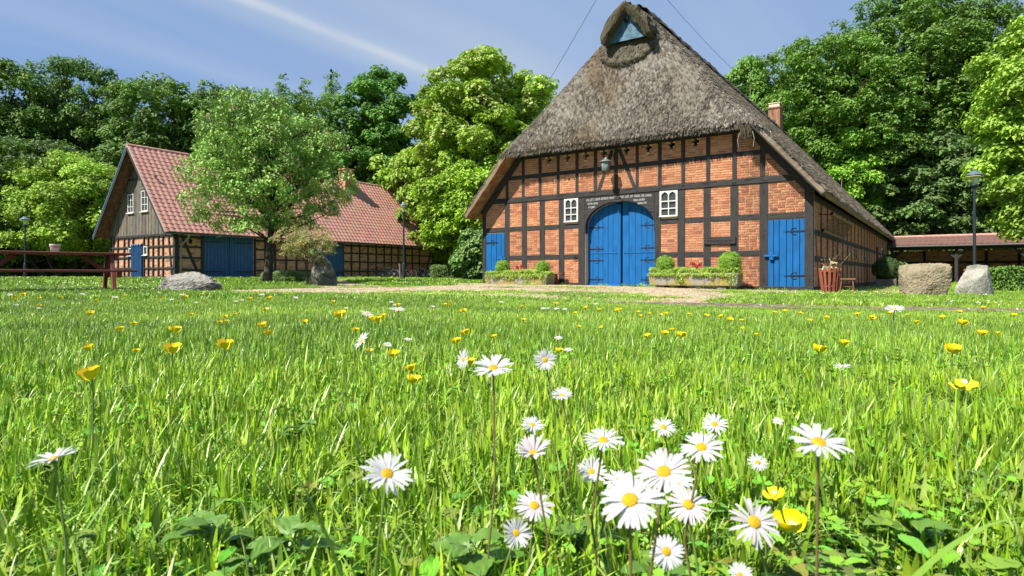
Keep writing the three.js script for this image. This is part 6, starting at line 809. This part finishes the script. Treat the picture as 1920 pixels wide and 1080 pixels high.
{ const R = mulberry(222), spots = [[30, 560], [45, 553], [28, 555], [75, 574], [180, 564], [305, 558], [346, 557], [360, 591], [412, 606], [421, 595], [441, 590], [425, 603], [470, 560], [505, 561], [540, 552], [495, 580], [845, 571], [845, 566], [835, 571], [980, 577], [983, 600], [1079, 588], [1086, 612], [1126, 614], [1122, 583], [1158, 584], [1163, 580], [1197, 585], [1204, 594], [1219, 589], [1237, 591], [1250, 590], [1293, 589], [1324, 591], [1352, 595], [1391, 617], [1392, 601], [1418, 628], [1449, 586], [1470, 585], [1500, 588], [1547, 595], [1518, 602], [1608, 591], [1637, 598], [1667, 588], [1700, 591], [1720, 605], [1765, 596], [1800, 585], [1845, 578], [1872, 626], [1900, 592]];
  spots.forEach(([x, y]) => buttercup(x + (R() - 0.5) * 4, y + (R() - 0.5) * 2, 7.5 + 4 * R(), 'small distant buttercup dotted across the far part of the meadow', { group: 'small buttercups across the far meadow' }));
  for (let i = 0; i < 26; i++) { const y = 548 + 60 * Math.pow(R(), 1.4), x = R() * 1920; if (x > 620 && y < 566 || x > 1250 && y < 592) continue; buttercup(x, y, 6 + (y - 548) * 0.11 + 3 * R(), 'small distant buttercup dotted across the far part of the meadow', { group: 'small buttercups across the far meadow' }); }
  for (let i = 0; i < 34; i++) { const y = 550 + 30 * R(), x = R() * 1250; if (x > 620 && y < 566) continue; daisy(x, y, 8 + 4 * R(), 0.3, (R() - 0.5) * 0.4, 'small distant daisy dotted across the far part of the meadow', 0.022, { group: 'small daisies across the far meadow' }); }
}
// daisies in drifts near the stones, too many and too small to count
{
  const R = mulberry(14), pm = [], pc = [], g = merged([new THREE.CylinderGeometry(0.013, 0.010, 0.004, 8), T(0, 0.002, 0)], [new THREE.ConeGeometry(0.0012, 0.05, 3), T(0, -0.025, 0)]), g2 = new THREE.SphereGeometry(0.004, 6, 3, 0, 6.3, 0, 1.6), dm = [];
  const put = (x, z, y) => { const m = TR(x, gy(x, z) + y, z, (R() - 0.3) * 0.6, 0, (R() - 0.5) * 0.6, 0.9 + 0.5 * R()); const yel = R() < 0.3; pm.push(m); pc.push(yel ? rgb([0.72, 0.50, 0.02]) : rgb([0.8, 0.8, 0.8])); };
  for (let i = 0; i < 800; i++) { const px = 1440 + Math.pow(R(), 0.7) * 520, dd = 8.6 + 8.5 * R(), x = (px - 960) / F * dd; if (fbm(x * 0.6, dd * 0.45, 5, 3) > 0.5 - 0.05 * (px > 1600)) put(x, -dd, 0.055 + 0.03 * R()); }
  for (let i = 0; i < 260; i++) { const px = 30 + R() * 330, dd = 12 + 12 * R(), x = (px - 960) / F * dd; put(x, -dd, 0.05 + 0.03 * R()); }
  for (let i = 0; i < 700; i++) { const x = -4 + R() * 12, z = -7 - 16 * R(); if (inYard(x, z)) pm.push(TR(x, gy(x, z) + 0.022, z, R() - 0.5, R() * 6, R() - 0.5, 0.5 + 0.6 * R())), pc.push(rgb(R() < 0.5 ? [0.62, 0.50, 0.22] : [0.75, 0.70, 0.58])); }
  const d = instanced('daisy_drift', g, phy([1, 1, 1], 0.8), scene, pm, pc); d.userData.label = 'drifts of tiny white and yellow blossoms around the stones and yard'; d.userData.category = 'wild flowers';
}
// ---------------------------------------------------------------- grass
function blade(r, L, w, bend, yaw, x, z, seg, mb, col, lean = 0) {     // one bent, slightly folded blade
  const c = Math.cos(yaw), s = Math.sin(yaw), pt = (t, k) => { const a = lean + bend * t, out = L * (lean * t + bend * t * t * 0.5) * 0.8, h = L * t * (1 - 0.28 * a * a * t), ww = w * 0.5 * (t < 0.12 ? 0.75 + 2 * t : 1 - Math.pow((t - 0.12) / 0.88, 2.2)) * k, lift = Math.abs(k) > 0.1 ? w * 0.14 : 0; return v3(x + c * (out - lift) - s * ww, h, z + s * (out - lift) + c * ww); };
  for (let i = 0; i < seg; i++) { const a = i / seg, b = (i + 1) / seg, last = i === seg - 1; for (const [k0, k1] of [[-1, 0], [0, 1]]) { if (last) mb.tri(pt(a, k0), pt(b, 0), pt(a, k1), col); else mb.quad(pt(a, k1), pt(a, k0), pt(b, k0), pt(b, k1), col); } }
}
function tuft(seed, n, rad, L, w, seg, spread = 0.9, dryShare = 0.012) {
  const r = mulberry(seed), mb = new MB(); for (let i = 0; i < n; i++) { const a = r() * 6.2832, q = rad * Math.sqrt(r()), k = 0.78 + 0.44 * r(), dry = r() < dryShare; blade(r, L * (0.45 + 0.75 * r()), w * (0.45 + 1.15 * r() * r()), (r() * r() * 1.5 + 0.08) * spread, a + (r() - 0.5) * 2, Math.cos(a) * q, Math.sin(a) * q, seg, mb, dry ? [2.2, 1.25, 4] : [k * (0.9 + 0.25 * r()), k, k * (0.7 + 0.6 * r())], (r() - 0.25) * 1.5 * spread); } const g = mb.geo(); return toCreasedNormals(g, 1.1);
}
const mGrass = phy([1, 1, 1], 0.42, { vertexColors: true, transmission: 0.2, side: THREE.DoubleSide, specularIntensity: 1 });
const mLow = phy([1, 1, 1], 0.75, { transmission: 0.2, side: THREE.DoubleSide, specularIntensity: 0.6 });
const lawn = new THREE.Group(); lawn.name = 'meadow_grass'; lawn.userData = { kind: 'stuff', label: 'lush green meadow grass covering the clearing', category: 'grass' }; scene.add(lawn);
{
  const R = mulberry(600), C = [[0.25, 0.46, 0.018], [0.19, 0.39, 0.016], [0.31, 0.50, 0.026], [0.10, 0.24, 0.012], [0.32, 0.47, 0.09]];
  const colour = (x, z) => { const p = fbm(x * 0.9, z * 0.9, 3, 3), c = C[Math.floor(R() * 5)], k = 0.55 + 0.75 * p + 0.5 * (R() - 0.5); return rgb([c[0] * k * (0.9 + 0.25 * p), c[1] * k, c[2] * k]); };
  const zone = (d0, d1, per, geos, sc, minScale = 1) => { const lists = geos.map(() => [[], []]); let n = 0;
    const A = 0.5 * 1.82 * (d1 * d1 - d0 * d0), N = Math.round(A * per); for (let i = 0; i < N; i++) { const d = Math.sqrt(lerp(d0 * d0, d1 * d1, R())), x = (R() - 0.5) * 1.82 * d, z = -d + (R() - 0.5) * 0.02; if (d > 5 && inYard(x, z) && !(fbm(x * 0.55, z * 0.55, 31, 3) + 0.14 * sstep(-13, -22, z) < 0.53 && R() < 0.6)) continue; if (d > 18) { const lx = (x + 1.259) * 0.8235 + (z + 27.08) * 0.5674, lz = (x + 1.259) * 0.5674 - (z + 27.08) * 0.8235; if (lx > 0 && lx < FW && lz > 0 && lz < FL) continue; } if (d < 5 && vn(x * 13, z * 13, 77) * 0.6 + vn(x * 5, z * 5, 78) * 0.4 < 0.30) continue; const k = Math.floor(R() * geos.length), y = inYard(x, z) ? 0.4 : d > 4.4 && d < 13 ? (inYard(x, z - 0.7) ? 0.3 : inYard(x, z - 1.5) ? 0.45 : inYard(x, z - 2.3) ? 0.65 : 1) : 1, cl = 0.65 + 0.7 * fbm(x * 1.6, z * 1.6, 12, 3), s = sc * (0.75 + 0.5 * R()); lists[k][0].push(TR(x, gy(x, z) - 0.003, z, (R() - 0.5) * 0.5, R() * 6.2832, (R() - 0.5) * 0.5, [s, s * cl * y * (d < 0.55 ? 0.75 : 1), s])); lists[k][1].push(colour(x, z)); }
    geos.forEach((g, k) => { clumpCount += lists[k][0].length; instanced('grass_tufts', g, mGrass, lawn, ...lists[k]); }); };
  zone(0.17, 1.3, 10500, [1, 2, 3].map((s) => tuft(600 + s, 7, 0.017, 0.044, 0.0034, 5)), 1);
  zone(1.3, 3.2, 4600, [1, 2].map((s) => tuft(610 + s, 10, 0.028, 0.044, 0.0027, 4)), 1);
  zone(3.2, 8, 1250, [1, 2].map((s) => tuft(620 + s, 16, 0.046, 0.048, 0.0038, 3)), 1);
  zone(8, 20, 150, [1, 2].map((s) => tuft(630 + s, 26, 0.11, 0.07, 0.009, 3)), 1);
  zone(20, 56, 16, [1].map((s) => tuft(640 + s, 44, 0.30, 0.09, 0.028, 2)), 1);
  // scattered taller blades, and low clover-like leaves between the tufts
  const tall = tuft(650, 2, 0.006, 0.13, 0.0034, 7, 0.8, 0), tm = [[], []], cm = [[], []]; for (let i = 0; i < 420; i++) { const d = 0.45 + 4.6 * Math.pow(R(), 1.2), x = (R() - 0.5) * 1.75 * d, s = 0.7 + 0.5 * R(); tm[0].push(TR(x, gy(x, -d), -d, (R() - 0.5) * 0.7, R() * 6.28, (R() - 0.5) * 0.7, s)); tm[1].push(colour(x, -d).multiplyScalar(0.85)); } instanced('tall_blade', tall, mGrass, lawn, ...tm);
  const mb = new MB(); for (let k = 0; k < 3; k++) mb.add(broadLeaf(0.0125, 0.0105, 0.5, k, 5, 2), TR(Math.cos(k * 2.094) * 0.001, 0.02, -Math.sin(k * 2.094) * 0.001, 0, k * 2.094, 0), [1, 1, 1]);
  for (let i = 0; i < 5200; i++) { const d = 0.35 + 3.2 * R(), x = (R() - 0.5) * 1.75 * d; if (fbm(x * 3, d * 3, 40, 3) < 0.47) continue; cm[0].push(TR(x, gy(x, -d) + 0.022 * R(), -d, (R() - 0.5) * 0.8, R() * 6.28, (R() - 0.5) * 0.8, 0.45 + 0.4 * R())); cm[1].push(rgb([0.17, 0.32, 0.02].map((c) => c * (0.75 + 0.5 * R())))); } instanced('clover', mb.geo(), mLow, lawn, ...cm);
  const oval = broadLeaf(0.03, 0.015, 0.6, 3), om = [[], []]; for (let i = 0; i < 3400; i++) { const d = 0.33 + 4.2 * Math.pow(R(), 1.15), x = (R() - 0.5) * 1.75 * d; if (fbm(x * 2.2 + 9, d * 2.2, 44, 3) < 0.42) continue; om[0].push(TR(x, gy(x, -d) + 0.004 + 0.025 * R(), -d, (R() - 0.5) * 0.5, R() * 6.28, (R() - 0.5) * 0.5 - 0.35, 0.4 + 0.6 * R() * R() + 0.12 * d)); om[1].push(rgb([0.15, 0.315, 0.026].map((c) => c * (0.6 + 0.7 * R())))); } instanced('low_leaf', oval, mLow, lawn, ...om);
}
// broad-leaved weeds that can be told apart
function broadLeaf(L, W, bend, seed, N = 8, K = 4) { const mb = new MB(), S = (t, k) => { const w = W / 2 * Math.pow(Math.sin(Math.PI * (0.06 + 0.9 * Math.pow(t, 0.85))), 0.8) * k, a = bend * t, f = 0.0016 * (vn(t * 9, k * 4 + 5, seed) - 0.5) * 2; return v3(L * (t - 0.12 * a * t), L * (0.55 * t - bend * t * t * 0.55) + Math.abs(k) * W * 0.12 + f, w); }; for (let i = 0; i < N; i++) for (let j = -K; j < K; j++) mb.quad(S(i / N, (j + 1) / K), S((i + 1) / N, (j + 1) / K), S((i + 1) / N, j / K), S(i / N, j / K)); return toCreasedNormals(mb.geo(), 1.0); }
const mWeed = phy([0.14, 0.29, 0.028], 0.5, { transmission: 0.22, side: THREE.DoubleSide, map: tex(128, (u, v) => clamp(0.75 + 0.5 * (pf(u, v, 8, 4, 4) - 0.5)), 20, 20) });
[[545, 975, 0.44, [[2.9, 0.075, 0.03], [0.2, 0.06, 0.028], [4.4, 0.05, 0.024]], 'dark crinkled dock leaves lying under the lone large daisy'], [880, 1010, 0.42, [[0.4, 0.06, 0.03], [2.4, 0.05, 0.028], [5, 0.05, 0.03]], 'round pale plantain leaves beside the half covered daisy'], [1085, 995, 0.46, [[0.3, 0.055, 0.03], [2.8, 0.045, 0.026]], 'broad leaf showing between the cluster stems'], [1290, 805, 0.75, [[0.2, 0.05, 0.03], [2.6, 0.045, 0.026]], 'single oval leaf behind the small daisies'], [1445, 770, 0.9, [[1.0, 0.06, 0.03], [3.4, 0.055, 0.03], [5, 0.05, 0.026]], 'clump of dark dock leaves below the crossed buttercup'], [395, 930, 0.46, [[0.5, 0.055, 0.028], [2.0, 0.05, 0.03], [4, 0.05, 0.026]], 'rosette of round leaves at the shady spot in the grass'], [95, 800, 0.62, [[0.6, 0.05, 0.032], [2.6, 0.05, 0.03], [4.6, 0.045, 0.03]], 'lobed leaves behind the edge-on daisy'], [1715, 965, 0.46, [[4.6, 0.06, 0.03], [0.3, 0.05, 0.026], [2.9, 0.05, 0.026]], 'rosette with a folded leaf beyond the big lone daisy'], [1870, 870, 0.58, [[0.6, 0.05, 0.026], [3, 0.05, 0.03]], 'leafy weed at the edge of the picture near the dry stalk'], [560, 815, 0.75, [[0.3, 0.045, 0.03], [2.9, 0.05, 0.028], [4.5, 0.05, 0.03]], 'round-leaved weed in the middle of plain grass'], [1235, 985, 0.40, [[1.8, 0.055, 0.028], [0.2, 0.045, 0.024]], 'leaf pair behind the lowest whole daisy'], [230, 690, 1.0, [[0.3, 0.06, 0.035], [2.2, 0.05, 0.03], [4.2, 0.05, 0.03]], 'dark clover-like leaves beside the biggest cupped buttercup']].forEach(([px, py, d, leaves, label], i) => {
  const c = px2(px, py, d), t = thing('broadleaf_weed', label, 'weed', [c.x, gy(c.x, c.z) + 0.012, c.z], 0), R = mulberry(800 + i); leaves.concat(leaves.map(([a, l, w]) => [a + 1.1 + R(), l * 0.7, w * 0.75])).forEach(([a, l, w], k) => { const o = part('leaf', broadLeaf(l * 0.75, w * 0.8, 0.7 + 0.5 * R(), i * 7 + k), mWeed, t); o.rotation.y = a; o.position.y = 0.004 * k; });
});
[[285, 930, 0.3, 0.11, 0.25], [680, 1010, 0.34, 0.12, -0.2], [950, 1080, 0.27, 0.1, -0.15], [1620, 1000, 0.36, 0.12, 0.7], [1555, 900, 0.5, 0.14, -0.12], [1390, 700, 0.75, 0.13, -0.02], [470, 760, 0.7, 0.14, 0.1], [90, 1010, 0.34, 0.12, 0.6], [1530, 830, 0.55, 0.15, 0.05]].forEach(([px, py, d, L, lean], i) => { const c = px2(px, py, d), mb = new MB(), R = mulberry(40 + i); blade(R, L, 0.0058, 0.35, lean > 0 ? 0 : Math.PI, 0, 0, 9, mb, [1, 1, 1], Math.abs(lean) * 1.2); const o = part(numbered('grass_blade'), toCreasedNormals(mb.geo(), 1.1), mWideBlade(), scene); o.position.set(c.x, gy(c.x, c.z), c.z); o.userData = { label: ['wide blade slanting up beside the edge-on daisy', 'wide pale blade below the lone large daisy', 'broad blade covering half a daisy', 'wide blade leaning past the big lone daisy stem', 'upright blade behind the big lone daisy', 'tall thin blade standing in front of the far meadow', 'tall dark blade left of the folded buttercup', 'broad leaning blade at the lower picture corner', 'upright blade crossing the flat daisy'][i], category: 'grass blade' }; });
function mWideBlade() { return (mWideBlade.m ??= phy([0.18, 0.33, 0.03], 0.5, { transmission: 0.25, side: THREE.DoubleSide })); }
console.log('leaf and grass copies', clumpCount);
scene.environmentIntensity = 1;
renderer.render(scene, camera);
